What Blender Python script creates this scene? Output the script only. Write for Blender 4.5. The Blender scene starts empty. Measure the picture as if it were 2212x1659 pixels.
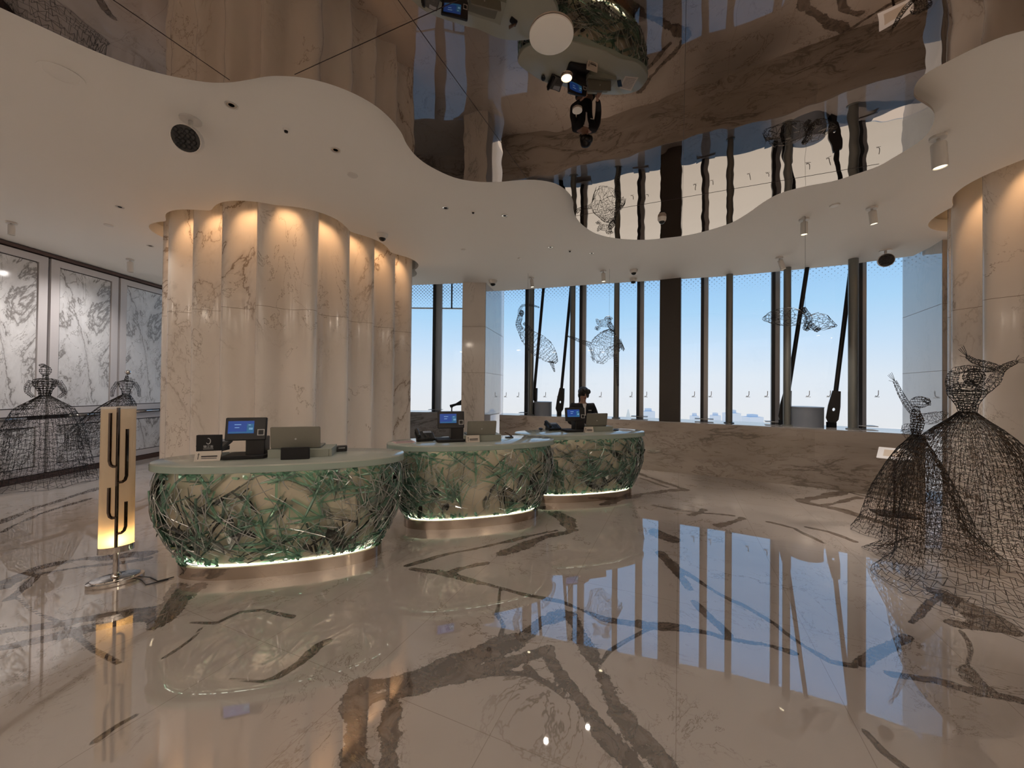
import bpy, bmesh, math, random
import numpy as np
from mathutils import Vector, Matrix, Euler
from math import sin, cos, pi, radians as R, hypot, atan2

C = bpy.context.scene.collection
sc = bpy.context.scene

# ---------------------------------------------------------------- camera, world, light
EYE = 1.6
FPX, CX, CY = 831.0, 1106.0, 829.5
PITCH, ROLL = 0.0090, 0.0100
fwd = Vector((0, cos(PITCH), sin(PITCH)))
up0 = Vector((0, -sin(PITCH), cos(PITCH)))
rt0 = Vector((1, 0, 0))
RT = rt0 * cos(ROLL) + up0 * sin(ROLL)
UP = up0 * cos(ROLL) - rt0 * sin(ROLL)
FW = fwd
cam_d = bpy.data.cameras.new('camera')
cam = bpy.data.objects.new('camera', cam_d)
C.objects.link(cam)
cam_d.sensor_fit = 'HORIZONTAL'
cam_d.sensor_width = 36.0
cam_d.lens = 36.0 * FPX / 2212.0
cam_d.clip_start = 0.05
cam_d.clip_end = 5000
cam.matrix_world = Matrix(((RT.x, UP.x, -FW.x, 0), (RT.y, UP.y, -FW.y, 0), (RT.z, UP.z, -FW.z, EYE), (0, 0, 0, 1)))
sc.camera = cam

sc.view_settings.view_transform = 'Standard'
sc.view_settings.look = 'None'
sc.view_settings.gamma = 1.0
sc.view_settings.use_curve_mapping = False
sc.view_settings.exposure = 0.0
cy = sc.cycles
cy.use_denoising = True
cy.max_bounces = 7
cy.diffuse_bounces = 3
cy.glossy_bounces = 4
cy.transmission_bounces = 8
cy.transparent_max_bounces = 11
cy.sample_clamp_indirect = 4.0
cy.blur_glossy = 0.3
cy.use_adaptive_sampling = True
cy.adaptive_threshold = 0.09

world = bpy.data.worlds.new('sky')
sc.world = world
world.use_nodes = True
wn = world.node_tree.nodes
wl = world.node_tree.links
wn.clear()
w_out = wn.new('ShaderNodeOutputWorld')
w_bg = wn.new('ShaderNodeBackground')
w_tc = wn.new('ShaderNodeTexCoord')
w_sep = wn.new('ShaderNodeSeparateXYZ')
w_map = wn.new('ShaderNodeMapRange')
w_map.inputs[1].default_value = -1
w_map.inputs[2].default_value = 1
w_rmp = wn.new('ShaderNodeValToRGB')
SKY = [(-1.0, (.95, .86, .77)), (-.30, (1.28, 1.18, 1.06)), (-.12, (.93, .90, .89)), (-.03, (.89, .90, .96)), (.03, (.84, .90, 1.0)),
       (.10, (.66, .83, 1.04)), (.18, (.47, .74, 1.03)), (.28, (.33, .60, .98)), (1.0, (.14, .32, .72))]
w_rmp.color_ramp.interpolation = 'LINEAR'
el = w_rmp.color_ramp.elements
el[0].position = 0.0
el[-1].position = 1.0
for z, c in SKY[1:-1]:
    el.new((z + 1) / 2)
for i, (z, c) in enumerate(SKY):
    el[i].color = (*c, 1)
wl.new(w_tc.outputs['Generated'], w_sep.inputs[0])
wl.new(w_sep.outputs[2], w_map.inputs[0])
wl.new(w_map.outputs[0], w_rmp.inputs[0])
wl.new(w_rmp.outputs[0], w_bg.inputs[0])
w_bg.inputs[1].default_value = 1.0
wl.new(w_bg.outputs[0], w_out.inputs[0])

WARM = (1.0, .56, .26)
SOFT = (1.0, .875, .765)
FILL_DOWN_W = 13.0      # each downlight added behind the camera for fill
COVE_W = 34.0        # each warm downlight around the fluted columns
TRACK_W = 140.0
DOWN_W = 20.0         # the recessed downlights
FILL_UP_W = 310.0      # uplighters added behind the camera to lift the room
DAYWASH_W = 75.0    # added wash from two unlit tubes, in place of window daylight

# ---------------------------------------------------------------- geometry helpers
def ray(px, py):
    return FW + RT * ((px - CX) / FPX) - UP * ((py - CY) / FPX)

def at_h(px, py, h):
    """world point at height h seen at that place of the photograph"""
    d = ray(px, py)
    t = (h - EYE) / d.z
    return Vector((d.x * t, d.y * t, h))

def fl(px, py):
    return at_h(px, py, 0.0)

def at_y(px, py, y):
    d = ray(px, py)
    t = y / d.y
    return Vector((d.x * t, y, EYE + d.z * t))


class MB:
    """collects shapes, then builds one mesh object"""
    def __init__(s):
        s.v, s.f = [], []

    def add(s, verts, faces, M=None):
        o = len(s.v)
        for p in verts:
            p = Vector(p)
            s.v.append(M @ p if M is not None else p)
        s.f += [tuple(i + o for i in f) for f in faces]
        return s

    def box(s, c, size, M=None, top=1.0):
        x, y, z = (q / 2 for q in size)
        c = Vector(c)
        vs = [c + Vector((sx * x * (top if sz > 0 else 1), sy * y * (top if sz > 0 else 1), sz * z)) for sz in (-1, 1) for sy in (-1, 1) for sx in (-1, 1)]
        return s.add(vs, [(0, 2, 3, 1), (4, 5, 7, 6), (0, 1, 5, 4), (2, 6, 7, 3), (0, 4, 6, 2), (1, 3, 7, 5)], M)

    def rbox(s, c, size, r=.008, M=None):
        """box with rounded vertical edges and a small chamfer above and below"""
        x, y, z = (q / 2 for q in size)
        r = min(r, x * .95, y * .95)
        pl = []
        for (sx, sy, a0) in ((1, 1, 0), (-1, 1, 90), (-1, -1, 180), (1, -1, 270)):
            for k in range(4):
                a = R(a0 + 30 * k)
                pl.append((sx * (x - r) + r * cos(a), sy * (y - r) + r * sin(a)))
        c = Vector(c)
        e = min(r * .5, z * .4)
        rings = []
        for (zz, k) in ((-z, e), (-z + e, 0), (z - e, 0), (z, e)):
            rings.append([c + Vector((px * (x - k) / x, py * (y - k) / y, zz)) for px, py in pl])
        return s.rings(rings, True, True, M)

    def rings(s, rings, cap0=False, cap1=False, M=None, closed=True):
        n = len(rings[0])
        vs = [p for r in rings for p in r]
        fs = []
        for j in range(len(rings) - 1):
            for i in range(n if closed else n - 1):
                a, b = j * n + i, j * n + (i + 1) % n
                fs.append((a, b, b + n, a + n))
        if cap0:
            fs.append(tuple(range(n))[::-1])
        if cap1:
            fs.append(tuple(range((len(rings) - 1) * n, len(rings) * n)))
        return s.add(vs, fs, M)

    def lathe(s, prof, n=24, M=None, cap=True):
        return s.rings([[(r * cos(2 * pi * i / n), r * sin(2 * pi * i / n), z) for i in range(n)] for r, z in prof], cap, cap, M)

    def tube(s, pts, r, n=8, M=None, flat=1.0):
        pts = [Vector(p) for p in pts]
        rr = r if isinstance(r, (list, tuple)) else [r] * len(pts)
        rings = []
        ref = None
        for i, p in enumerate(pts):
            t = (pts[min(i + 1, len(pts) - 1)] - pts[max(i - 1, 0)])
            t = t.normalized() if t.length > 1e-9 else Vector((0, 0, 1))
            if ref is None:
                ref = Vector((1, 0, 0)) if abs(t.x) < .9 else Vector((0, 1, 0))
            a = (ref - t * ref.dot(t)).normalized()
            ref = a
            b = t.cross(a)
            rings.append([p + (a * cos(2 * pi * k / n) + b * sin(2 * pi * k / n) * flat) * rr[i] for k in range(n)])
        return s.rings(rings, True, True, M)

    def ball(s, c, r, n=14, m=9, M=None):
        rx, ry, rz = r if isinstance(r, (list, tuple)) else (r, r, r)
        c = Vector(c)
        rings = []
        for j in range(m + 1):
            a = -pi / 2 + pi * j / m
            a = max(-pi / 2 + .04, min(pi / 2 - .04, a))
            rings.append([c + Vector((rx * cos(a) * cos(2 * pi * i / n), ry * cos(a) * sin(2 * pi * i / n), rz * sin(a))) for i in range(n)])
        return s.rings(rings, True, True, M)

    def prism(s, poly, z0, z1, M=None):
        return s.rings([[(x, y, z0) for x, y in poly], [(x, y, z1) for x, y in poly]], True, True, M)

    def wires(s, edges, r):
        """a thin three-sided rod along each edge (arrays a, b of points)"""
        a = np.array([e[0] for e in edges], float)
        b = np.array([e[1] for e in edges], float)
        t = b - a
        ln = np.linalg.norm(t, axis=1, keepdims=True)
        ok = ln[:, 0] > 1e-6
        a, b, t, ln = a[ok], b[ok], t[ok], ln[ok]
        t = t / ln
        ref = np.where(np.abs(t[:, 2:3]) < .8, np.array([[0, 0, 1.]]), np.array([[1., 0, 0]]))
        u = np.cross(t, ref)
        u /= np.linalg.norm(u, axis=1, keepdims=True)
        w = np.cross(t, u)
        o = len(s.v)
        vs = []
        for k in range(3):
            d = (u * cos(2 * pi * k / 3) + w * sin(2 * pi * k / 3)) * r
            vs.append((a + d, b + d))
        n = len(a)
        allv = np.concatenate([q for p in vs for q in p]).tolist()      # blocks a0 b0 a1 b1 a2 b2
        s.v += allv
        for i in range(n):
            A = [o + 2 * k * n + i for k in range(3)]
            B = [o + (2 * k + 1) * n + i for k in range(3)]
            s.f += [(A[0], A[1], B[1], B[0]), (A[1], A[2], B[2], B[1]), (A[2], A[0], B[0], B[2])]
        return s

    def build(s, name, mat=None, parent=None, smooth=False, loc=None, angle=None):
        me = bpy.data.meshes.new(name)
        me.from_pydata([tuple(p) for p in s.v], [], s.f)
        me.update()
        o = bpy.data.objects.new(name, me)
        C.objects.link(o)
        if mat:
            me.materials.append(mat)
        if parent:
            o.parent = parent
        if loc is not None:
            o.location = loc
        if smooth:
            for p in me.polygons:
                p.use_smooth = True
            if angle:
                try:
                    me.set_sharp_from_angle(angle=R(angle))
                except Exception:
                    pass
        return o


def fix_normals(o):
    bm = bmesh.new()
    bm.from_mesh(o.data)
    bmesh.ops.recalc_face_normals(bm, faces=bm.faces)
    bm.to_mesh(o.data)
    bm.free()
    return o


def tag(o, label, cat, group=None, kind=None):
    o['label'] = label
    o['category'] = cat
    if group:
        o['group'] = group
    if kind:
        o['kind'] = kind
    return o


def thing(name, label, cat, loc=(0, 0, 0), rz=0.0, group=None):
    o = bpy.data.objects.new(name, None)
    o.empty_display_size = .1
    C.objects.link(o)
    o.location = loc
    o.rotation_euler = (0, 0, rz)
    return tag(o, label, cat, group)


def struct(o):
    o['kind'] = 'structure'
    return o


def filled(name, loops, z0, z1, mat):
    """a flat slab with holes: first loop outline, the others holes"""
    cu = bpy.data.curves.new(name, 'CURVE')
    cu.dimensions = '2D'
    cu.fill_mode = 'BOTH'
    cu.extrude = (z1 - z0) / 2
    for lp in loops:
        sp = cu.splines.new('POLY')
        sp.points.add(len(lp) - 1)
        for p, q in zip(sp.points, lp):
            p.co = (q[0], q[1], 0, 1)
        sp.use_cyclic_u = True
    tmp = bpy.data.objects.new(name, cu)
    C.objects.link(tmp)
    dg = bpy.context.evaluated_depsgraph_get()
    me = bpy.data.meshes.new_from_object(tmp.evaluated_get(dg))
    bpy.data.objects.remove(tmp)
    bpy.data.curves.remove(cu)
    o = bpy.data.objects.new(name, me)
    C.objects.link(o)
    o.location = (0, 0, (z0 + z1) / 2)
    me.materials.clear()
    me.materials.append(mat)
    return o


def smooth_loop(pts, n=8, closed=True):
    """Catmull-Rom through the points"""
    P = [Vector((p[0], p[1], 0)) for p in pts]
    m = len(P)
    out = []
    for i in range(m if closed else m - 1):
        if closed:
            a, b, c, d = P[(i - 1) % m], P[i], P[(i + 1) % m], P[(i + 2) % m]
        else:
            a, b, c, d = P[max(i - 1, 0)], P[i], P[i + 1], P[min(i + 2, m - 1)]
        for k in range(n):
            t = k / n
            out.append(.5 * ((2 * b) + (c - a) * t + (2 * a - 5 * b + 4 * c - d) * t * t + (3 * b - a - 3 * c + d) * t ** 3))
    if not closed:
        out.append(P[-1])
    return [(p.x, p.y) for p in out]


def offset_loop(lp, d):
    out = []
    m = len(lp)
    area = sum(lp[i][0] * lp[(i + 1) % m][1] - lp[(i + 1) % m][0] * lp[i][1] for i in range(m))
    sg = 1 if area > 0 else -1
    for i in range(m):
        a, b = lp[i - 1], lp[(i + 1) % m]
        tx, ty = b[0] - a[0], b[1] - a[1]
        L = hypot(tx, ty) or 1
        out.append((lp[i][0] + sg * ty / L * d, lp[i][1] - sg * tx / L * d))
    return out


def arclen(lp):
    s = [0.0]
    for i in range(len(lp)):
        a, b = lp[i], lp[(i + 1) % len(lp)]
        s.append(s[-1] + hypot(b[0] - a[0], b[1] - a[1]))
    return s


def resample(lp, n):
    s = arclen(lp)
    T = s[-1]
    xs = [p[0] for p in lp] + [lp[0][0]]
    ys = [p[1] for p in lp] + [lp[0][1]]
    q = np.linspace(0, T, n, endpoint=False)
    return list(zip(np.interp(q, s, xs).tolist(), np.interp(q, s, ys).tolist())), T


# ---------------------------------------------------------------- materials
def new_mat(name):
    m = bpy.data.materials.new(name)
    m.use_nodes = True
    return m, m.node_tree.nodes, m.node_tree.links


def pbr(name, col, rough=.5, metal=0.0, ior=1.45, emit=None, estr=0.0, trans=0.0, coat=0.0):
    m, n, l = new_mat(name)
    b = n['Principled BSDF']
    b.inputs['Base Color'].default_value = (*col, 1)
    b.inputs['Roughness'].default_value = rough
    b.inputs['Metallic'].default_value = metal
    b.inputs['IOR'].default_value = ior
    b.inputs['Transmission Weight'].default_value = trans
    b.inputs['Coat Weight'].default_value = coat
    if emit:
        b.inputs['Emission Color'].default_value = (*emit, 1)
        b.inputs['Emission Strength'].default_value = estr
    return m


class NT:
    """small node helpers"""
    def __init__(s, n, l):
        s.n, s.l = n, l

    def put(s, sock, v):
        if hasattr(v, 'is_linked') or hasattr(v, 'links'):
            s.l.new(v, sock)
        else:
            sock.default_value = v

    def math(s, op, a, b=0.0, c=None, clamp=False):
        q = s.n.new('ShaderNodeMath')
        q.operation = op
        q.use_clamp = clamp
        s.put(q.inputs[0], a)
        s.put(q.inputs[1], b)
        if c is not None:
            s.put(q.inputs[2], c)
        return q.outputs[0]

    def noise(s, vec, scale, detail=4, rough=.55, dist=0.0):
        q = s.n.new('ShaderNodeTexNoise')
        s.l.new(vec, q.inputs['Vector'])
        q.inputs['Scale'].default_value = scale
        q.inputs['Detail'].default_value = detail
        q.inputs['Roughness'].default_value = rough
        q.inputs['Distortion'].default_value = dist
        return q.outputs[0]

    def rng(s, v, a, b, c=0.0, d=1.0, smooth=True):
        q = s.n.new('ShaderNodeMapRange')
        q.interpolation_type = 'SMOOTHSTEP' if smooth else 'LINEAR'
        s.put(q.inputs[0], v)
        for i, x in zip((1, 2, 3, 4), (a, b, c, d)):
            q.inputs[i].default_value = x
        return q.outputs[0]

    def mix(s, f, a, b):
        q = s.n.new('ShaderNodeMix')
        q.data_type = 'RGBA'
        s.put(q.inputs[0], f)
        s.put(q.inputs[6], a if hasattr(a, 'links') else (*a, 1))
        s.put(q.inputs[7], b if hasattr(b, 'links') else (*b, 1))
        return q.outputs[2]

    def coords(s, kind='Object', rot=(0, 0, 0), scale=(1, 1, 1), loc=(0, 0, 0)):
        t = s.n.new('ShaderNodeTexCoord')
        m = s.n.new('ShaderNodeMapping')
        m.inputs['Rotation'].default_value = rot
        m.inputs['Scale'].default_value = scale
        m.inputs['Location'].default_value = loc
        s.l.new(t.outputs[kind], m.inputs[0])
        return m.outputs[0]

    def vein(s, vec, scale, width, detail=6, rough=.6, dist=.6, mask=.45, mscale=.7):
        q = s.noise(vec, scale, detail, rough, dist)
        d = s.math('ABSOLUTE', s.math('SUBTRACT', q, .5))
        v = s.rng(d, 0, width, 1, 0)
        mk = s.rng(s.noise(vec, scale * mscale, 2), mask, mask + .15, 0, 1)
        return s.math('MULTIPLY', v, mk)


def marble(name, base, tint, vein, rough=.08, ior=1.55, rot=(0, 0, 0), scale=(1, 1, 1), big=(.8, .02), fine=(2.4, .018), strength=(.9, .6), loc=(0, 0, 0), mask=(.45, .45)):
    m, n, l = new_mat(name)
    t = NT(n, l)
    b = n['Principled BSDF']
    v = t.coords('Object', rot, scale, loc)
    cloud = t.rng(t.noise(v, .9, 4), .35, .7)
    col = t.mix(cloud, base, tint)
    f1 = t.math('MULTIPLY', t.vein(v, big[0], big[1], 7, .62, .5, mask[0]), strength[0])
    f2 = t.math('MULTIPLY', t.vein(v, fine[0], fine[1], 6, .65, .9, mask[1]), strength[1])
    halo = t.math('MULTIPLY', t.vein(v, big[0], big[1] * 4, 7, .62, .5, mask[0]), strength[0] * .25)
    f = t.math('MAXIMUM', t.math('MAXIMUM', f1, f2), halo)
    col = t.mix(f, col, vein)
    l.new(col, b.inputs['Base Color'])
    b.inputs['Roughness'].default_value = rough
    b.inputs['IOR'].default_value = ior
    return m


M_column = marble('column marble', (.86, .80, .74), (.80, .73, .66), (.23, .15, .09), .10, 1.5, (R(12), R(18), 0), (1, 1, .55), (.8, .011), (1.9, .009), (.8, .6), mask=(.44, .47))
M_door = marble('door panel marble', (.88, .87, .87), (.80, .79, .80), (.27, .25, .24), .10, 1.5, (R(35), 0, 0), (1, 1.3, .6), (1.0, .024), (2.6, .018), (.95, .75), mask=(.30, .34))
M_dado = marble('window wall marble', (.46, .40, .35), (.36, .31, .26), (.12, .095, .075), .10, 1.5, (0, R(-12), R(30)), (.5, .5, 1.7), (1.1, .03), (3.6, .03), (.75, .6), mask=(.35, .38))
M_pillar = marble('pillar marble', (.78, .72, .66), (.70, .64, .58), (.24, .19, .15), .06, 1.6, (0, R(8), 0), (1.3, 1.3, .35), (1.0, .015), (3.0, .012), (.5, .5))
M_return = marble('polished return marble', (.58, .59, .61), (.50, .51, .54), (.25, .25, .26), .04, 2.7, (0, 0, 0), (1, 1, .5), (1.0, .015), (3.0, .012), (.2, .2))
M_sill = marble('sill marble', (.44, .41, .39), (.36, .34, .33), (.2, .17, .15), .05, 1.9, (0, 0, 0), (1, 1, 1), (1.0, .02), (3.0, .015), (.4, .4))
M_ceil = pbr('white ceiling paint', (.88, .85, .805), .75)
M_cove = pbr('cove paint', (.72, .66, .58), .8)
M_white = pbr('white metal', (.72, .69, .65), .4)
M_satin = pbr('off white door frame', (.70, .66, .66), .3)
M_bronze = pbr('dark bronze', (.055, .038, .035), .35, .6)
M_umber = pbr('umber metal', (.13, .085, .075), .35, .5)
M_black = pbr('black plastic', (.008, .008, .009), .35)
M_blackm = pbr('matt black', (.010, .010, .011), .7)
M_darkcol = pbr('dark cladding', (.050, .043, .036), .45, .3)
M_post = pbr('grey green steel', (.20, .205, .19), .28, .35)
M_strut = pbr('black steel', (.018, .017, .017), .35, .5)
M_alu = pbr('aluminium mullion', (.46, .46, .47), .35, .3)
M_gasket = pbr('black gasket', (.02, .02, .022), .5)
M_chrome = pbr('chrome', (.62, .58, .55), .06, 1.0)
M_darkchrome = pbr('darkened chrome', (.16, .13, .11), .15, 1.0)  # chrome with its dark reflections put into the colour
M_plinth = pbr('brushed champagne steel', (.50, .42, .35), .13, 1.0)
M_wire = pbr('dark iron wire', (.022, .018, .015), .5, .4)
M_rust = pbr('rusty iron wire', (.050, .026, .012), .6, .3)
M_top = pbr('sage grey glass top', (.40, .43, .38), .10, 0, 1.5)
M_topedge = pbr('sage glass edge', (.33, .41, .36), .15, 0, 1.5)
M_core = pbr('bronze mirror core', (.62, .57, .45), .25, .4)
M_led = pbr('light strip', (.9, .9, .8), .5, 0, 1.45, (.92, 1.0, .80), 5.0)
M_addedled = pbr('added upper strip', (.9, .9, .8), .5, 0, 1.45, (.95, 1.0, .82), 2.0)  # strip added under the desk top to light the shards
M_lampglow = pbr('lit lens', (.9, .8, .6), .4, 0, 1.45, (1, .86, .58), 4.0)
M_warmglow = pbr('warm lit lens', (.9, .8, .6), .4, 0, 1.45, (1, .72, .42), 3.0)
M_offlens = pbr('unlit reflector', (.55, .52, .48), .12, 1.0)
M_grey = pbr('grey plastic', (.155, .16, .135), .5)
M_riser = pbr('grey green riser', (.30, .325, .28), .5)
M_lid = pbr('computer back', (.20, .195, .165), .38, .2)
M_paper = pbr('paper', (.66, .60, .53), .6)
M_pink = pbr('pink paper', (.62, .45, .42), .6)
M_ink = pbr('ink', (.03, .025, .025), .6)
M_silver = pbr('silver print', (.55, .55, .55), .5)
M_screen = pbr('blue screen', (.0, .01, .05), .2, 0, 1.45, (.012, .045, .22), 1.0)
M_screen2 = pbr('teal screen tile', (.0, .02, .06), .2, 0, 1.45, (.02, .10, .20), 1.0)
M_glint = pbr('screen text', (.1, .2, .3), .2, 0, 1.45, (.20, .38, .55), 1.0)
M_drum = pbr('slate drum', (.24, .27, .32), .3)
M_skin = pbr('skin', (.40, .245, .185), .55)
M_hair = pbr('black hair', (.010, .008, .007), .4)
M_jacket = pbr('black suit cloth', (.008, .008, .010), .8)
M_blouse = pbr('white blouse', (.80, .77, .75), .7)
M_grille = pbr('black lens face', (.014, .015, .016), .25)
M_glasspanel = pbr('white acrylic', (.90, .94, 1.0), .15, 0, 1.7)
M_tower = pbr('haze tinted tower', (.86, .87, .90), .9)  # distance haze is put into the pale colour
M_towergold = pbr('haze tinted spire', (.95, .90, .80), .9)  # pale gold with the distance haze mixed in


def make_mirror():
    m, n, l = new_mat('bronze mirror ceiling')
    t = NT(n, l)
    b = n['Principled BSDF']
    b.inputs['Base Color'].default_value = (.41, .345, .30, 1)
    b.inputs['Metallic'].default_value = 1.0
    b.inputs['Roughness'].default_value = .012
    v = t.coords('Object')
    h = t.noise(v, 2.6, 1)
    bp = n.new('ShaderNodeBump')
    bp.inputs['Strength'].default_value = .05
    bp.inputs['Distance'].default_value = .05
    l.new(h, bp.inputs['Height'])
    l.new(bp.outputs[0], b.inputs['Normal'])
    return m


def make_glass():
    """window pane: clear, a faint reflection, and a band of printed dots that thins out downwards"""
    m, n, l = new_mat('window glass')
    t = NT(n, l)
    n.remove(n['Principled BSDF'])
    out = n['Material Output']
    tr = n.new('ShaderNodeBsdfTransparent')
    tr.inputs[0].default_value = (.95, .97, .97, 1)
    gl = n.new('ShaderNodeBsdfGlossy')
    gl.inputs['Roughness'].default_value = .01
    fr = n.new('ShaderNodeFresnel')
    fr.inputs[0].default_value = 1.35
    m1 = n.new('ShaderNodeMixShader')
    l.new(fr.outputs[0], m1.inputs[0])
    l.new(tr.outputs[0], m1.inputs[1])
    l.new(gl.outputs[0], m1.inputs[2])
    v = t.coords('Object', (0, R(45), 0), (16, 16, 16))
    fx = n.new('ShaderNodeVectorMath')
    fx.operation = 'FRACTION'
    l.new(v, fx.inputs[0])
    sp = n.new('ShaderNodeSeparateXYZ')
    l.new(fx.outputs[0], sp.inputs[0])
    dx = t.math('SUBTRACT', sp.outputs[0], .5)
    dz = t.math('SUBTRACT', sp.outputs[2], .5)
    d = t.math('SQRT', t.math('ADD', t.math('MULTIPLY', dx, dx), t.math('MULTIPLY', dz, dz)))
    ob = t.coords('Object')
    sz = n.new('ShaderNodeSeparateXYZ')
    l.new(ob, sz.inputs[0])
    rad = t.rng(sz.outputs[2], 2.55, 3.15, 0.0, .34, False)
    dot = t.math('LESS_THAN', d, rad)
    df = n.new('ShaderNodeBsdfTranslucent')
    df.inputs[0].default_value = (.35, .45, .52, 1)
    m2 = n.new('ShaderNodeMixShader')
    l.new(t.math('MULTIPLY', dot, .6), m2.inputs[0])
    l.new(m1.outputs[0], m2.inputs[1])
    l.new(df.outputs[0], m2.inputs[2])
    l.new(m2.outputs[0], out.inputs[0])
    return m


def make_crystal(name, tint, body, share, ior, rough=.06):
    """cast glass pieces: clear with a green tint, faintly cloudy inside, with a mirror-sharp surface"""
    m, n, l = new_mat(name)
    n.remove(n['Principled BSDF'])
    tr = n.new('ShaderNodeBsdfTransparent')
    tr.inputs[0].default_value = (*tint, 1)
    tl = n.new('ShaderNodeBsdfTranslucent')
    tl.inputs[0].default_value = (*body, 1)
    df = n.new('ShaderNodeBsdfDiffuse')
    df.inputs[0].default_value = (*body, 1)
    gl = n.new('ShaderNodeBsdfGlossy')
    gl.inputs['Roughness'].default_value = rough
    fr = n.new('ShaderNodeFresnel')
    fr.inputs[0].default_value = ior
    m0 = n.new('ShaderNodeMixShader')
    m0.inputs[0].default_value = .5
    l.new(tl.outputs[0], m0.inputs[1])
    l.new(df.outputs[0], m0.inputs[2])
    m1 = n.new('ShaderNodeMixShader')
    m1.inputs[0].default_value = share
    l.new(tr.outputs[0], m1.inputs[1])
    l.new(m0.outputs[0], m1.inputs[2])
    mx = n.new('ShaderNodeMixShader')
    l.new(fr.outputs[0], mx.inputs[0])
    l.new(m1.outputs[0], mx.inputs[1])
    l.new(gl.outputs[0], mx.inputs[2])
    l.new(mx.outputs[0], n['Material Output'].inputs[0])
    return m


def make_shade():
    m, n, l = new_mat('cream lamp shade')
    b = n['Principled BSDF']
    b.inputs['Base Color'].default_value = (.78, .70, .58, 1)
    b.inputs['Roughness'].default_value = .35
    b.inputs['Transmission Weight'].default_value = 0
    b.inputs['Subsurface Weight'].default_value = 0
    tl = n.new('ShaderNodeBsdfTranslucent')
    tl.inputs[0].default_value = (.95, .80, .58, 1)
    mx = n.new('ShaderNodeMixShader')
    mx.inputs[0].default_value = .5
    l.new(b.outputs[0], mx.inputs[1])
    l.new(tl.outputs[0], mx.inputs[2])
    l.new(mx.outputs[0], n['Material Output'].inputs[0])
    return m


def make_floor():
    m, n, l = new_mat('veined marble floor')
    t = NT(n, l)
    b = n['Principled BSDF']
    v = t.coords('Object')
    at = n.new('ShaderNodeAttribute')
    at.attribute_name = 'vein'
    aw = n.new('ShaderNodeAttribute')
    aw.attribute_name = 'ragged'
    rag = t.math('MULTIPLY', t.math('SUBTRACT', t.noise(v, 8, 8, .68), .5), .15)
    d = t.math('ADD', at.outputs['Fac'], t.math('MULTIPLY', rag, aw.outputs['Fac']))
    body = t.rng(d, -.006, .006, 1, 0)
    rim = t.rng(t.math('ABSOLUTE', d), .0, .008, 1, 0)
    inner = t.noise(v, 6, 8, .72, 1.2)
    streak = t.rng(t.math('ABSOLUTE', t.math('SUBTRACT', t.noise(v, 4.5, 7, .66, 1.0), .5)), 0, .022, 1, 0)
    cloud = t.rng(t.noise(v, .8, 4), .35, .7)
    base = t.mix(cloud, (.545, .485, .44), (.485, .425, .38))
    fine = t.math('MULTIPLY', t.vein(v, 1.0, .008, 7, .66, .6, .44), .75)
    fine2 = t.math('MULTIPLY', t.vein(v, 2.4, .011, 6, .7, 1.0, .50), .6)
    base = t.mix(t.math('MAXIMUM', fine, fine2), base, (.17, .125, .095))
    vc = t.mix(t.rng(inner, .36, .64), (.115, .085, .066), (.235, .188, .155))
    vc = t.mix(t.math('MULTIPLY', streak, .7), vc, (.09, .065, .05))
    halo = t.math('MULTIPLY', t.math('MULTIPLY', t.rng(d, .0, .07, 1, 0), t.rng(t.math('ABSOLUTE', t.math('SUBTRACT', t.noise(v, 6.5, 7, .66, 1.0), .5)), 0, .016, 1, 0)), aw.outputs['Fac'])
    base = t.mix(t.math('MULTIPLY', halo, .7), base, (.15, .115, .09))
    col = t.mix(body, base, vc)
    col = t.mix(t.math('MULTIPLY', rim, .75), col, (.075, .055, .042))
    # tile joints: lines turned 23.5 degrees, 0.78 m by 1.6 m
    g = t.coords('Object', (0, 0, R(23.5)))
    sg = n.new('ShaderNodeSeparateXYZ')
    l.new(g, sg.inputs[0])
    jx = t.math('ABSOLUTE', t.math('SUBTRACT', t.math('FRACT', t.math('DIVIDE', t.math('ADD', sg.outputs[0], .005 + 50 * .785), .785)), .5))
    jy = t.math('ABSOLUTE', t.math('SUBTRACT', t.math('FRACT', t.math('DIVIDE', t.math('ADD', sg.outputs[1], -1.6 + 50 * 1.57), 1.57)), .5))
    j = t.math('MAXIMUM', t.rng(jx, .4970, .4985), t.rng(jy, .4985, .4993))
    col = t.mix(t.math('MULTIPLY', j, .45), col, (.16, .12, .09))
    l.new(col, b.inputs['Base Color'])
    b.inputs['Roughness'].default_value = .02
    b.inputs['IOR'].default_value = 3.0
    return m


M_mirror = make_mirror()
M_glass = make_glass()
M_crystal = make_crystal('green cast glass', (.72, .94, .84), (.52, .97, .75), .24, 1.8)
M_clear = make_crystal('clear cast glass', (.95, .99, .97), (.85, .98, .92), .04, 1.9)
M_glintglass = make_crystal('painted glint glass', (.85, .97, .92), (.97, 1.0, .98), .60, 4.0, .16)  # near-white body stands in for sparkle on the shards
M_shade = make_shade()
M_floor = make_floor()

# ---------------------------------------------------------------- the room
CEIL, MIRROR, TOPZ = 3.78, 3.66, 4.45
XL = -7.85
SILL = .97

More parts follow.
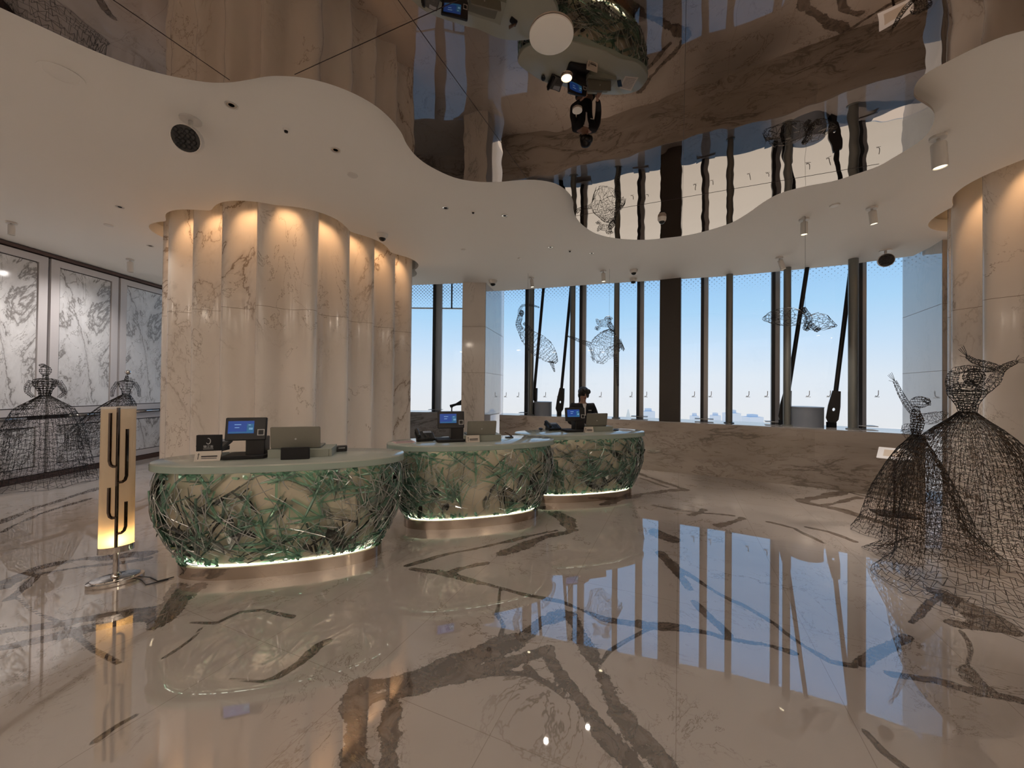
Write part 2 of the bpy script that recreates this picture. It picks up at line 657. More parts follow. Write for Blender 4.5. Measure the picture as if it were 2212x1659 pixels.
# floor with the veins of the marble laid out as an attribute
VEINS = [  # polyline of photograph places on the floor, width in metres
    ([(1215, 1322), (1150, 1350), (1075, 1395), (990, 1430), (880, 1465), (800, 1485)], .115),
    ([(1185, 1395), (1085, 1437), (980, 1462), (880, 1500), (800, 1512)], .065),
    ([(790, 1478), (775, 1560), (768, 1700)], .12), ([(852, 1500), (850, 1580), (862, 1700)], .09),
    ([(1232, 1325), (1260, 1390), (1290, 1450), (1350, 1540), (1420, 1620), (1490, 1700)], .10),
    ([(1180, 1405), (1215, 1470), (1270, 1530), (1330, 1610), (1390, 1690)], .07),
    ([(1060, 1455), (1140, 1455), (1180, 1480), (1220, 1510)], .016), ([(1135, 1440), (1150, 1458)], .02),
    ([(1185, 1098), (1225, 1124), (1237, 1145)], .16), ([(1237, 1147), (1160, 1166), (1080, 1195)], .10),
    ([(1206, 1146), (1062, 1175), (953, 1200), (874, 1221)], .035),
    ([(888, 1229), (982, 1241), (1044, 1262), (1127, 1287), (1217, 1300), (1315, 1334), (1416, 1350), (1496, 1359)], .03),
    ([(975, 1238), (1054, 1215)], .05), ([(950, 1236), (1040, 1262)], .05),
    ([(1076, 1276), (1065, 1327), (1083, 1348), (1080, 1377)], .008), ([(1416, 1350), (1315, 1406), (1293, 1435)], .010),
    ([(1390, 1345), (1416, 1350), (1470, 1352)], .05), ([(1416, 1150), (1460, 1165)], .16), ([(1423, 1193), (1459, 1233), (1486, 1272)], .07),
    ([(1459, 1225), (1520, 1262), (1611, 1309), (1680, 1348), (1737, 1392), (1792, 1428), (1846, 1440)], .030),
    ([(1419, 1348), (1513, 1363), (1564, 1377), (1665, 1392), (1710, 1406)], .040), ([(1499, 1301), (1531, 1341), (1570, 1374)], .05),
    ([(1665, 1128), (1719, 1142), (1774, 1171)], .03), ([(1745, 1139), (1790, 1149), (1839, 1168)], .04),
    ([(1412, 1092), (1502, 1106), (1586, 1115)], .05), ([(1553, 1137), (1607, 1120)], .07), ([(1490, 1112), (1520, 1100)], .08),
    ([(1734, 1082), (1780, 1073), (1828, 1063)], .13), ([(1734, 1084), (1810, 1099), (1893, 1124), (1940, 1140)], .11), ([(1775, 1092), (1857, 1075)], .06),
    ([(1828, 1062), (1900, 1078), (1960, 1090)], .06),
    ([(1374, 1021), (1420, 1038), (1455, 1048), (1486, 1058)], .10), ([(1486, 1058), (1430, 1060), (1345, 1077), (1300, 1090)], .10), ([(1380, 1032), (1440, 1052)], .04),
    ([(2030, 1280), (2070, 1300), (2120, 1325), (2150, 1345)], .17), ([(2060, 1345), (2100, 1350), (2140, 1350)], .08),
    ([(2075, 1362), (2090, 1385), (2092, 1420), (2104, 1460)], .014), ([(2102, 1450), (2116, 1480), (2135, 1497)], .07),
    ([(1954, 1341), (1985, 1325), (1998, 1308), (2030, 1285)], .03), ([(1860, 1433), (1900, 1406), (1947, 1370)], .05),
    ([(1929, 1459), (2027, 1475), (2099, 1497), (2212, 1518)], .035), ([(1882, 1587), (1918, 1634), (1960, 1665)], .018),
    ([(0, 1268), (90, 1224), (181, 1206), (325, 1195)], .10), ([(0, 1300), (90, 1238), (180, 1222), (325, 1205)], .05),
    ([(0, 1365), (108, 1354), (203, 1336), (325, 1318), (370, 1300)], .06), ([(0, 1401), (145, 1369), (325, 1333), (360, 1322)], .07),
    ([(345, 1340), (375, 1300), (430, 1262)], .17), ([(350, 1330), (368, 1290), (385, 1262)], .10),
    ([(409, 1344), (470, 1347), (524, 1325), (579, 1318), (633, 1329)], .012), ([(362, 1416), (427, 1369), (440, 1355)], .014),
    ([(593, 1459), (644, 1430), (687, 1394), (706, 1385)], .032), ([(488, 1470), (560, 1470), (593, 1459)], .008),
    ([(11, 1293), (72, 1322), (145, 1351), (203, 1401), (257, 1430)], .009), ([(217, 1605), (262, 1568), (300, 1545)], .02),
    ([(0, 1130), (60, 1105), (160, 1070), (220, 1052)], .12), ([(0, 1150), (90, 1110), (190, 1078)], .05),
]
xs = np.concatenate([np.arange(XL - .1, 7.2, .024), np.arange(7.4, 10.2, .4)])
ys = np.concatenate([np.arange(-5.6, .8, .4), np.arange(.9, 7.4, .022), np.arange(7.5, 10.2, .12)])
GX, GY = np.meshgrid(xs, ys)
rng0 = np.random.default_rng(5)


def wob(X, Y, f, seed):
    r = np.random.default_rng(seed)
    o = np.zeros_like(X)
    for k in range(5):
        a = r.uniform(0, 2 * pi)
        ph = r.uniform(0, 2 * pi)
        ff = f * (1 + .6 * k)
        o += np.sin(X * ff * cos(a) + Y * ff * sin(a) + ph) / (1 + .7 * k)
    return o


wx = GX + wob(GX, GY, 5, 1) * .016
wy = GY + wob(GX, GY, 5, 2) * .016
wid = 1 + .28 * wob(GX, GY, 6, 3)
D = np.full(GX.shape, .5)
RAG = np.full(GX.shape, .3)
for pl, w in VEINS:
    P = [fl(*q) for q in pl]
    w = w + .010
    for a, b in zip(P[:-1], P[1:]):
        dx, dy = b.x - a.x, b.y - a.y
        L2 = dx * dx + dy * dy + 1e-9
        t = np.clip(((wx - a.x) * dx + (wy - a.y) * dy) / L2, 0, 1)
        dd = np.hypot(wx - a.x - t * dx, wy - a.y - t * dy) - w * .5 * wid
        near = dd < D
        D = np.where(near, dd, D)
        RAG = np.where(near, np.clip((w - .015) / .09, .05, 1.0), RAG)
nx, ny = len(xs), len(ys)
me = bpy.data.meshes.new('floor')
vv = np.stack([GX.ravel(), GY.ravel(), np.zeros(nx * ny)], 1)
idx = np.arange(nx * ny).reshape(ny, nx)
ff = np.stack([idx[:-1, :-1].ravel(), idx[:-1, 1:].ravel(), idx[1:, 1:].ravel(), idx[1:, :-1].ravel()], 1)
lim = np.interp(xs, [XL, -.63, -.62, 1.2, 2.3, 3.35, 4.45, 5.55, 6.62, 6.7, 10.3], [10.0, 9.75, 9.1, 8.8, 8.35, 7.9, 7.4, 6.8, 6.3, 6.2, 6.2])
keep = (ys[1:, None] <= lim[None, :-1]).ravel()
me.from_pydata(vv.tolist(), [], ff[keep].tolist())
av = me.attributes.new('vein', 'FLOAT', 'POINT')
av.data.foreach_set('value', D.ravel().astype(np.float32))
aw_ = me.attributes.new('ragged', 'FLOAT', 'POINT')
aw_.data.foreach_set('value', RAG.ravel().astype(np.float32))
floor = bpy.data.objects.new('floor', me)
C.objects.link(floor)
me.materials.append(M_floor)
struct(floor)

# plan of the window side
W = [(-.28, 8.85), (.97, 8.45), (1.95, 8.02), (2.9, 7.5), (3.98, 6.95), (5.0, 6.35), (6.02, 5.6)]       # front of the low wall
G = [(-.24, 9.45), (1.2, 9.1), (2.3, 8.65), (3.35, 8.2), (4.45, 7.7), (5.55, 7.1), (6.62, 6.36)]       # glass line
LW = [(XL, 9.75), (-.62, 9.45)]
LG = [(XL, 10.35), (-.62, 10.1)]


def wall_strip(name, pl, z0, z1, mat, th=.08):
    b = MB()
    n = len(pl)
    back = []
    for i in range(n):
        a, c = pl[max(i - 1, 0)], pl[min(i + 1, n - 1)]
        tx, ty = c[0] - a[0], c[1] - a[1]
        L = hypot(tx, ty)
        back.append((pl[i][0] - ty / L * th, pl[i][1] + tx / L * th))
    for i in range(n - 1):
        p, q, r, s = pl[i], pl[i + 1], back[i + 1], back[i]
        b.prism([p, q, r, s], z0, z1)
    return struct(b.build(name, mat))


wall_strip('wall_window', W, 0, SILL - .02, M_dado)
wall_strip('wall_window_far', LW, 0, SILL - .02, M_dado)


def sill(name, f, g):
    b = MB()
    n = len(f)
    for i in range(n - 1):
        b.prism([f[i], f[i + 1], g[i + 1], g[i]], SILL - .02, SILL)
    return struct(b.build(name, M_sill))


sill('trim_1', W, G)
sill('trim_2', LW, LG)

# marble pillar between the two windows, and the return wall at the far end of the window
pb = MB().prism([(-1.05, 8.0), (-.57, 8.0), (-.22, 9.75), (-1.0, 10.4)], 0, TOPZ)
struct(pb.build('wall_pillar', M_pillar))
rs = MB().prism([(-.562, 8.01), (-.232, 9.66), (-.245, 9.68), (-.575, 8.03)], 0, TOPZ)
struct(rs.build('trim_3', M_return))
# near face of the return wall and its polished window side
pr = MB().prism([(6.16, 5.50), (9.6, 5.42), (9.6, 6.5), (6.75, 6.62)], 0, TOPZ)
struct(pr.build('wall_return', M_pillar))
ps = MB().prism([(6.15, 5.50), (6.165, 5.50), (6.74, 6.62), (6.72, 6.62)], 0, TOPZ)
struct(ps.build('trim_4', M_return))
# remaining walls (behind the camera and past the frame)
struct(MB().box((9.65, .5, 2.2), (.1, 12.4, 4.5)).build('wall_right', M_pillar))
struct(MB().box((.9, -5.6, 2.2), (17.6, .1, 4.5)).build('wall_back', M_pillar))
struct(MB().box((XL - .1, 2.4, 2.2), (.1, 16.1, 4.5)).build('wall_left', M_satin))

# fluted columns: wavy plans
COL1 = smooth_loop([(-4.88, 5.5), (-4.45, 5.16), (-3.9, 4.97), (-3.4, 4.82), (-2.95, 4.76), (-2.66, 4.95), (-2.47, 5.35), (-2.28, 5.85), (-2.08, 6.4), (-1.93, 6.9),
                    (-2.1, 7.4), (-2.7, 7.65), (-3.6, 7.7), (-4.5, 7.35), (-5.0, 6.7), (-5.05, 6.0)], 8)
c2 = (6.84, 3.36)
COL2 = [(c2[0] + 1.9 * cos(2 * pi * k / 96), c2[1] + 1.9 * sin(2 * pi * k / 96)) for k in range(96)]


def flutes(lp, wave, amp, phase, per=18):
    base, T = resample(lp, 40)
    n = max(6, round(T / wave))
    N = n * per
    base, T = resample(lp, N)
    out = []
    m = len(base)
    for i in range(m):
        a, b = base[i - 1], base[(i + 1) % m]
        tx, ty = b[0] - a[0], b[1] - a[1]
        L = hypot(tx, ty)
        ph = 2 * pi * (n * i / m) + phase
        d = amp * (abs(cos(ph / 2)) * 2 - 1.1)          # rounded hollows meeting in ridges turned outward
        d = amp * (cos(ph) + .18 * cos(2 * ph))
        out.append((base[i][0] + ty / L * d, base[i][1] - tx / L * d))
    return out, n


def column(name, lp, wave, amp, phase):
    prof, n = flutes(lp, wave, amp, phase)
    b = MB()
    zs = [0, 1.15, 2.45, TOPZ]
    b.rings([[(x, y, z) for x, y in prof] for z in zs], False, False)
    o = b.build(name, M_column, smooth=True)
    struct(o)
    return o, prof, n


col1, prof1, n1 = column('fluted_column', COL1, .52, .10, .6)
M_joint = pbr('marble joint', (.30, .23, .17), .5)
col2, prof2, n2 = column('fluted_column', COL2, .60, .105, .3)


for pr_, co_ in ((prof1, col1), (prof2, col2)):
    q_ = offset_loop(pr_, .0012)
    MB().rings([[(x, y, 2.560) for x, y in q_], [(x, y, 2.565) for x, y in q_]]).build('joint', M_joint, co_)
jb = MB()
for h_ in (1.90, 2.86):
    jb.box((-.81, 7.9992, h_), (.48, .002, .006))
    jb.add([(6.16, 5.4985, h_), (9.6, 5.4185, h_), (9.6, 5.4185, h_ + .006), (6.16, 5.4985, h_ + .006)], [(0, 1, 2, 3)])
    jb.add([(6.1485, 5.50, h_), (6.7185, 6.62, h_), (6.7185, 6.62, h_ + .006), (6.1485, 5.50, h_ + .006)], [(0, 1, 2, 3)])
    jb.add([(-.5595, 8.01, h_), (-.2295, 9.66, h_), (-.2295, 9.66, h_ + .006), (-.5595, 8.01, h_ + .006)], [(0, 1, 2, 3)])
struct(jb.build('trim_30', M_joint))


def slot(lp, wave, gap, amp, phase):
    base, T = resample(lp, 40)
    n = max(6, round(T / wave))
    base, T = resample(lp, n * 14)
    base = offset_loop(base, gap)
    m = len(base)
    out = []
    for i in range(m):
        a, b = base[i - 1], base[(i + 1) % m]
        tx, ty = b[0] - a[0], b[1] - a[1]
        L = hypot(tx, ty)
        d = amp * abs(cos(pi * n * i / m + phase / 2))
        out.append((base[i][0] + ty / L * d, base[i][1] - tx / L * d))
    return out


hole1 = slot(COL1, .9, .12, .14, .3)
hole2 = slot(COL2, 1.1, .12, .16, .3)

# ceiling sheet with the two slots; it stops short of the glass
edge_px = [(1090, 628), (1180, 622), (1300, 613), (1469, 603), (1577, 596), (1687, 586), (1835, 571), (1972, 553), (2034, 514)]
edge = [at_h(x, y, CEIL) for x, y in edge_px]
outline = [(XL - .05, -5.6), (9.7, -5.6), (9.7, 5.6), (6.2, 5.52)] + [(p.x, p.y) for p in reversed(edge)][1:] + [(-.45, 8.7), (-.62, 8.05), (-1.0, 8.05), (-2.4, 8.3), (XL - .05, 8.9)]
ceil = struct(filled('ceiling', [outline, hole1, hole2], CEIL, CEIL + .16, M_ceil))
struct(filled('ceiling_upper', [[(XL - .1, -5.65), (9.75, -5.65), (9.75, 6.3), (6.75, 6.5)] + [(x, y + .02) for x, y in reversed(G)] + [(-.62, 10.12), (XL - .1, 10.37)]], TOPZ, TOPZ + .1, M_cove))
struct(filled('ceiling_cove', [[(x, y) for x, y in offset_loop(hole1, .12)], prof1], CEIL + .34, CEIL + .36, M_cove))
struct(filled('ceiling_cove', [[(x, y) for x, y in offset_loop(hole2, .12)], prof2], CEIL + .34, CEIL + .36, M_cove))
for lp in (hole1, hole2):
    o2 = offset_loop(lp, .02)
    b = MB().rings([[(x, y, CEIL + .15) for x, y in o2], [(x, y, CEIL + .35) for x, y in o2]])
    struct(b.build('ceiling_cove', M_cove, smooth=True))

# free-form mirror set just under the ceiling
MPX = [(0, 16), (95, 60), (190, 104), (285, 141), (364, 163), (443, 177), (494, 178), (538, 172), (570, 166), (601, 164), (649, 167), (704, 179), (758, 199), (806, 225), (840, 253), (866, 285),
       (879, 312), (901, 339), (932, 361), (980, 383), (1027, 392), (1075, 393), (1122, 389), (1163, 389), (1201, 397), (1227, 415), (1238, 434), (1239, 453), (1246, 472), (1262, 489),
       (1289, 505), (1333, 515), (1390, 518), (1437, 514), (1485, 508), (1532, 497), (1580, 481), (1618, 459), (1649, 437), (1684, 418), (1738, 403), (1801, 391), (1849, 376), (1897, 359),
       (1931, 340), (1966, 319), (1994, 299), (2012, 275), (2019, 252), (2012, 236), (1994, 223), (1980, 215), (1974, 205), (1975, 190), (1985, 172), (2006, 155), (2047, 133), (2105, 104), (2163, 80), (2212, 66)]
mp = [at_h(x, y, MIRROR) for x, y in MPX]
mloop = [(p.x, p.y) for p in mp] + [(3.35, 1.95), (3.75, 1.3), (3.8, .3), (3.4, -.6), (2.4, -1.3), (1.2, -1.5), (0, -1.35), (-1.2, -1.6), (-2.4, -1.4), (-3.3, -.6), (-3.6, .4), (-3.4, 1.4)]
mloop = smooth_loop(mloop, 4)
mirror = tag(filled('ceiling_mirror', [mloop], MIRROR, MIRROR + .02, M_mirror), 'large free-form bronze tinted mirror panel under the white ceiling', 'mirror')
backing = filled('mirror_backing', [offset_loop(mloop, -.10)], MIRROR + .02, CEIL, M_bronze)
backing.parent = mirror
backing.location = (0, 0, (MIRROR + .02 + CEIL) / 2 - mirror.location.z)
sb = MB()
ca, sa = cos(R(66.5)), sin(R(66.5))


def inside(x, y, lp):
    c = False
    for i in range(len(lp)):
        (x1, y1), (x2, y2) = lp[i - 1], lp[i]
        if (y1 > y) != (y2 > y) and x < (x2 - x1) * (y - y1) / (y2 - y1) + x1:
            c = not c
    return c


def seam(p0, d):
    run = None
    for k in range(-160, 161):
        q = (p0[0] + d[0] * k * .05, p0[1] + d[1] * k * .05)
        ok = inside(q[0], q[1], mloop)
        if ok and run is None:
            run = q
        if run is not None and (not ok or k == 160):
            e = (q[0] - d[0] * .05, q[1] - d[1] * .05)
            nx_, ny_ = -d[1] * .0012, d[0] * .0012
            sb.prism([(run[0] - nx_, run[1] - ny_), (e[0] - nx_, e[1] - ny_), (e[0] + nx_, e[1] + ny_), (run[0] + nx_, run[1] + ny_)], MIRROR - .002, MIRROR + .004)
            run = None


nv = (sa, -ca)
for c in (-2.8, -1.386, .022):
    seam((nv[0] * c, nv[1] * c), (ca, sa))
for c in (1.739, 4.5):
    seam((ca * c, sa * c), nv)
so = sb.build('panel_seam', M_bronze, mirror)
so.location = (0, 0, -mirror.location.z)


# ---------------------------------------------------------------- windows
def plan_hit(px, pl):
    """where the sight line over photograph column px crosses a plan polyline"""
    d = ray(px, 845)
    k = d.x / d.y
    for (x1, y1), (x2, y2) in zip(pl[:-1], pl[1:]):
        den = (x2 - x1) - k * (y2 - y1)
        if abs(den) < 1e-9:
            continue
        t = (k * y1 - x1) / den
        if -.0001 <= t <= 1.0001:
            return (x1 + t * (x2 - x1), y1 + t * (y2 - y1)), atan2(y2 - y1, x2 - x1)
    raise ValueError(px)


def between(a, b, f):
    return [(p[0] + (q[0] - p[0]) * f, p[1] + (q[1] - p[1]) * f) for p, q in zip(a, b)]


MULL = [1141, 1259, 1383, 1447, 1521, 1674, 1857]
DECAL = [1092, 1119, 1177, 1206, 1297, 1363, 1395, 1498, 1534, 1615, 1655, 1745, 1790, 1893]
nodes = [(G[0], None)] + [plan_hit(m, G) for m in MULL] + [((6.73, 6.60), None)]
# keep the polyline corners out: panes run straight from mullion to mullion
nodes = [q[0] for q in nodes]
wid_n = 0


def jmark():
    b = MB()
    pts = [(.022, .12), (.022, .05), (.012, .022), (-.008, .016), (-.026, .024)]
    for p, q in zip(pts[:-1], pts[1:]):
        dx, dz = q[0] - p[0], q[1] - p[1]
        L = hypot(dx, dz)
        nx_, nz_ = -dz / L * .006, dx / L * .006
        b.add([(p[0] + nx_, -.014, p[1] + nz_), (q[0] + nx_, -.014, q[1] + nz_), (q[0] - nx_, -.014, q[1] - nz_), (p[0] - nx_, -.014, p[1] - nz_)], [(0, 1, 2, 3)])
    b.add([(-.035, -.014, 0), (.04, -.014, 0), (.04, -.014, .008), (-.035, -.014, .008)], [(0, 1, 2, 3)])
    return b


def pane(p, q, z0=SILL, z1=TOPZ):
    global wid_n
    wid_n += 1
    L = hypot(q[0] - p[0], q[1] - p[1])
    a = atan2(q[1] - p[1], q[0] - p[0])
    o = MB().box((L / 2, 0, (z1 - z0) / 2), (L, .012, z1 - z0)).build('window_%d' % wid_n, M_glass)
    o.location = (p[0], p[1], z0)
    o.rotation_euler = (0, 0, a)
    struct(o)
    return o, p, q, a, L


panes = [pane(p, q) for p, q in zip(nodes[:-1], nodes[1:])]
for px in DECAL:
    for o, p, q, a, L in panes:
        try:
            (x, y), _ = plan_hit(px, [p, q])
        except ValueError:
            continue
        d = ray(px, 858)
        h = EYE + d.z * y / d.y
        dc = jmark().build('decal', M_silver, o)
        dc.location = (hypot(x - p[0], y - p[1]), 0, h - SILL)
        break
# far window beside the big fluted column
lm = plan_hit(944, LG)[0]
panes_far = [pane(LG[0], (-4.6, LG[0][1] + (LG[1][1] - LG[0][1]) * .45)), pane((-4.6, LG[0][1] + (LG[1][1] - LG[0][1]) * .45), lm), pane(lm, (-1.0, 10.18))]

trim_n = 4


def mullion(x, y, a, wide=.15, deep=.16, z0=SILL, z1=TOPZ):
    global trim_n
    trim_n += 1
    o = MB().box((0, -.02, (z1 - z0) / 2), (wide, deep * .6, z1 - z0)).build('trim_%d' % trim_n, M_alu)
    o.location = (x, y, z0)
    o.rotation_euler = (0, 0, a)
    struct(o)
    g = MB().box((-wide * .28, -.11, (z1 - z0) / 2), (.055, .10, z1 - z0)).build('gasket', M_gasket, o)
    s = MB().box((0, -.13, .035), (.34, .22, .012)).build('base_plate', M_alu, o)
    return o


for i, m in enumerate(MULL):
    if m == 1447:
        continue
    (x, y), a = plan_hit(m, G)
    p, q = nodes[i], nodes[i + 2]
    mullion(x, y, atan2(q[1] - p[1], q[0] - p[0]), .14 if m != 1141 else .10)
mullion(lm[0], lm[1], atan2(LG[1][1] - LG[0][1], LG[1][0] - LG[0][0]), .24)
trim_n += 1
(fx_, fy_), fa_ = plan_hit(944, LG)
struct(MB().box((-2.2, 10.10, 3.66), (2.6, .04, .03), Matrix.Identity(4)).build('trim_%d' % trim_n, M_alu))
trim_n += 1
struct(MB().box((-1.60, 10.06, 4.05), (.035, .035, .8)).build('trim_%d' % trim_n, M_gasket))

MID = between(W, G, .38)
# big dark square pillar
(bx, by), ba = plan_hit(1447.5, MID)
bc = MB().rbox((0, 0, (TOPZ - SILL) / 2), (.385, .30, TOPZ - SILL), .01).build('trim_%d' % (trim_n + 1), M_darkcol)
bc.location = (bx, by, SILL)
bc.rotation_euler = (0, 0, ba)
struct(bc)
trim_n += 1

POSTS = [(1147, 'slim round steel post between the polished return wall and the first leaning rod'),
         (1236, 'slim round steel post just behind the head of the clerk'),
         (1331, 'slim round steel post behind the hanging dancer with the fanned skirt'),
         (1575, 'slim round steel post standing alone between two mullions past the dark pillar'),
         (1700, 'round steel post beside the large slate drum, by the flying figure'),
         (1843, 'thick round steel post paired with a mullion beside the last leaning rod')]
for px, lab in POSTS:
    (x, y), a = plan_hit(px, MID)
    t = thing('steel_post', lab, 'post', (x, y, SILL), a, 'round steel posts along the window sill')
    r = .058 if px != 1843 else .068
    MB().lathe([(r, .02), (r, TOPZ - SILL)], 20).build('shaft', M_post, t, True, angle=40)
    MB().lathe([(r + .03, 0), (r + .03, .012), (r + .008, .02)], 20).build('base_flange', M_post, t, True, angle=40)

STRUTS = [(1150, 1173, 'thin black leaning rod with its foot hidden behind the first round post'),
          (1208, 1232.5, 'black leaning rod with a forked foot between the small slate drum and the clerk'),
          (1692, 1738, 'black leaning rod crossing behind the low flying wire figure'),
          (1796, 1834, 'black leaning rod with a forked foot just past the large slate drum')]
MID2 = between(W, G, .55)
for pb_, pt_, lab in STRUTS:
    (x, y), a = plan_hit(pb_, MID2)
    (x2, y2), a2 = plan_hit(pt_, MID2)
    htop = at_y(pt_, 610, y2).z
    t = thing('leaning_rod', lab, 'rod', (x, y, SILL), 0, 'black leaning rods at the window')
    k = (TOPZ - SILL) / (htop - SILL)
    end = Vector(((x2 - x) * k, (y2 - y) * k, TOPZ - SILL))
    u = end.normalized()
    MB().tube([u * .50, end], .034, 12).build('rod', M_strut, t, True, angle=50)
    # clevis foot: flat tapered body with a slot, on a small pedestal
    zx = Matrix.Rotation(atan2(u.x, u.z), 4, 'Y') if True else None
    prof = [(-.045, .0), (.045, 0), (.085, .08), (.082, .30), (.055, .56), (-.055, .56), (-.082, .30), (-.085, .08)]
    hole = [(.02 * cos(q * pi / 4), .24 + .03 * sin(q * pi / 4)) for q in range(8)]
    fk = filled('fork', [prof, hole], -.035, .035, M_strut)
    fk.parent = t
    fk.matrix_local = Matrix.Translation((0, 0, .07)) @ u.to_track_quat('Z', 'X').to_matrix().to_4x4() @ Matrix.Rotation(pi / 2, 4, 'X') if False else Matrix.Translation((0, 0, .07)) @ Matrix.Rotation(a, 4, 'Z') @ Matrix.Rotation(.12, 4, 'Y') @ Matrix.Rotation(pi / 2, 4, 'X')
    MB().box((0, 0, .045), (.10, .10, .09)).build('pedestal', M_strut, t)

for px, r, h, lab in ((1173, .205, .31, 'small slate blue drum on the window sill between two leaning rods'),
                      (1741, .25, .345, 'large slate blue drum on the window sill beside the low flying wire figure')):
    (x, y), a = plan_hit(px, between(W, G, .5))
    t = thing('drum_stool', lab, 'drum', (x, y, SILL), a, 'slate drums on the window sill')
    MB().lathe([(r, 0), (r, h - .02)], 40).build('body', M_drum, t, True, angle=40)
    MB().lathe([(r + .004, h - .02), (r + .004, h - .004), (r - .004, h)], 40).build('lid', M_drum, t, True, angle=30)

# small black scope looking out beside the marble pillar
(x, y), a = plan_hit(990, between(LW, LG, .3))
t = thing('viewing_scope', 'small black scope on a thin stem at the sill beside the marble pillar', 'scope', (x, y, SILL))
MB().tube([(-.16, 0, 0), (-.16, 0, .10), (-.12, 0, .17)], .016, 8).build('stem', M_black, t, True)
MB().tube([(-.20, 0, .14), (-.05, 0, .19), (.10, .02, .24)], [.04, .03, .075], 10).build('tube', M_black, t, True)
MB().box((-.16, 0, .006), (.12, .12, .012)).build('foot', M_black, t)

# city far below, its haze put into the tower colours
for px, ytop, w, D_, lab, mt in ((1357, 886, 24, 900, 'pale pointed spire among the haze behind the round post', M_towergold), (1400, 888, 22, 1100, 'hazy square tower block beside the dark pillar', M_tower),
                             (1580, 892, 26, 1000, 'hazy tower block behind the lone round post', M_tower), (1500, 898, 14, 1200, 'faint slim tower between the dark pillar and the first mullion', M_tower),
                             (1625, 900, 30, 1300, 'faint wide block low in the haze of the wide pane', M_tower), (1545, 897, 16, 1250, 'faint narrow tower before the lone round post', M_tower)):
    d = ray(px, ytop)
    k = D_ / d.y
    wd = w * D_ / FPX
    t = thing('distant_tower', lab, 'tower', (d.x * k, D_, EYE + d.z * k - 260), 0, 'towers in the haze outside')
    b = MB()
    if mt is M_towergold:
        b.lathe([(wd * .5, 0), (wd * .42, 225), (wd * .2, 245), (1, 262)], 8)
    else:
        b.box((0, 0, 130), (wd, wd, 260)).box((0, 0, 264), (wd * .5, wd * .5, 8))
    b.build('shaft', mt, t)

# ---------------------------------------------------------------- door panels on the left wall
dl = [.69, 1.845, 3.0, 4.155, 5.31, 6.465, 7.62, 8.775, 9.93]
for i in range(len(dl) - 1):
    y0, y1 = dl[i], dl[i + 1]
    o = MB().box((XL - .02, (y0 + y1) / 2, 2.0), (.05, y1 - y0 - .05, 3.72 if False else 3.74)).build('door_%d' % (i + 1), M_bronze)
    o.location = (0, 0, -.13)
    struct(o)
    w = y1 - y0

    def frame(z0, z1, nm):
        b = MB()
        m = .125
        ya, yb = y0 + .022, y1 - .022
        for c, s in ((((ya + m / 2), (z0 + z1) / 2), (m, z1 - z0)), (((yb - m / 2), (z0 + z1) / 2), (m, z1 - z0)),
                     (((ya + yb) / 2, z0 + m * .45), (yb - ya - 2 * m, m * .9)), (((ya + yb) / 2, z1 - m * .45), (yb - ya - 2 * m, m * .9))):
            b.box((XL + .02, c[0], c[1]), (.05, s[0], s[1]))
        f = b.build('door_frame', M_satin, o)
        f.location = (0, 0, .13)
        b = MB().box((0, 0, 0), (.024, yb - ya - 2 * m - .03, z1 - z0 - 1.8 * m - .03))
        pnl = b.build('marble_panel', M_door, o)
        pnl.location = (XL + .02, (ya + yb) / 2, (z0 + z1) / 2 + .13)
        return f
    frame(1.06, 3.70, 'upper')
    frame(.10, .99, 'lower')
    hb = MB().tube([(XL + .07, y1 - .85, 1.025), (XL + .07, y1 - .3, 1.025)], .02, 8).build('handle', M_chrome, o, True)
    hb.location = (0, 0, .13)
struct(MB().box((XL + .03, 2.2, 3.74), (.12, 15.6, .05)).build('trim_%d' % (trim_n + 1), M_umber))
struct(MB().box((XL + .025, 2.2, .045), (.09, 15.6, .09)).build('baseboard_left', M_umber))

# ---------------------------------------------------------------- reception desks
DA, DB, DE = 1.02, .40, 2.35
DTOP = .955
prof_h = [(.105, .82, .305), (.25, .91, .345), (.45, 1.0, .385), (.65, 1.025, .398), (.80, 1.015, .395), (.888, .98, .38)]


def se(t, a, b, e=DE):
    c, s = cos(t), sin(t)
    return (a * math.copysign(abs(c) ** (2 / e), c), b * math.copysign(abs(s) ** (2 / e), s))


def se_loop(a, b, n=72, e=DE):
    return [se(2 * pi * k / n, a, b, e) for k in range(n)]


def prof_at(h):
    return (np.interp(h, [p[0] for p in prof_h], [p[1] for p in prof_h]), np.interp(h, [p[0] for p in prof_h], [p[2] for p in prof_h]))


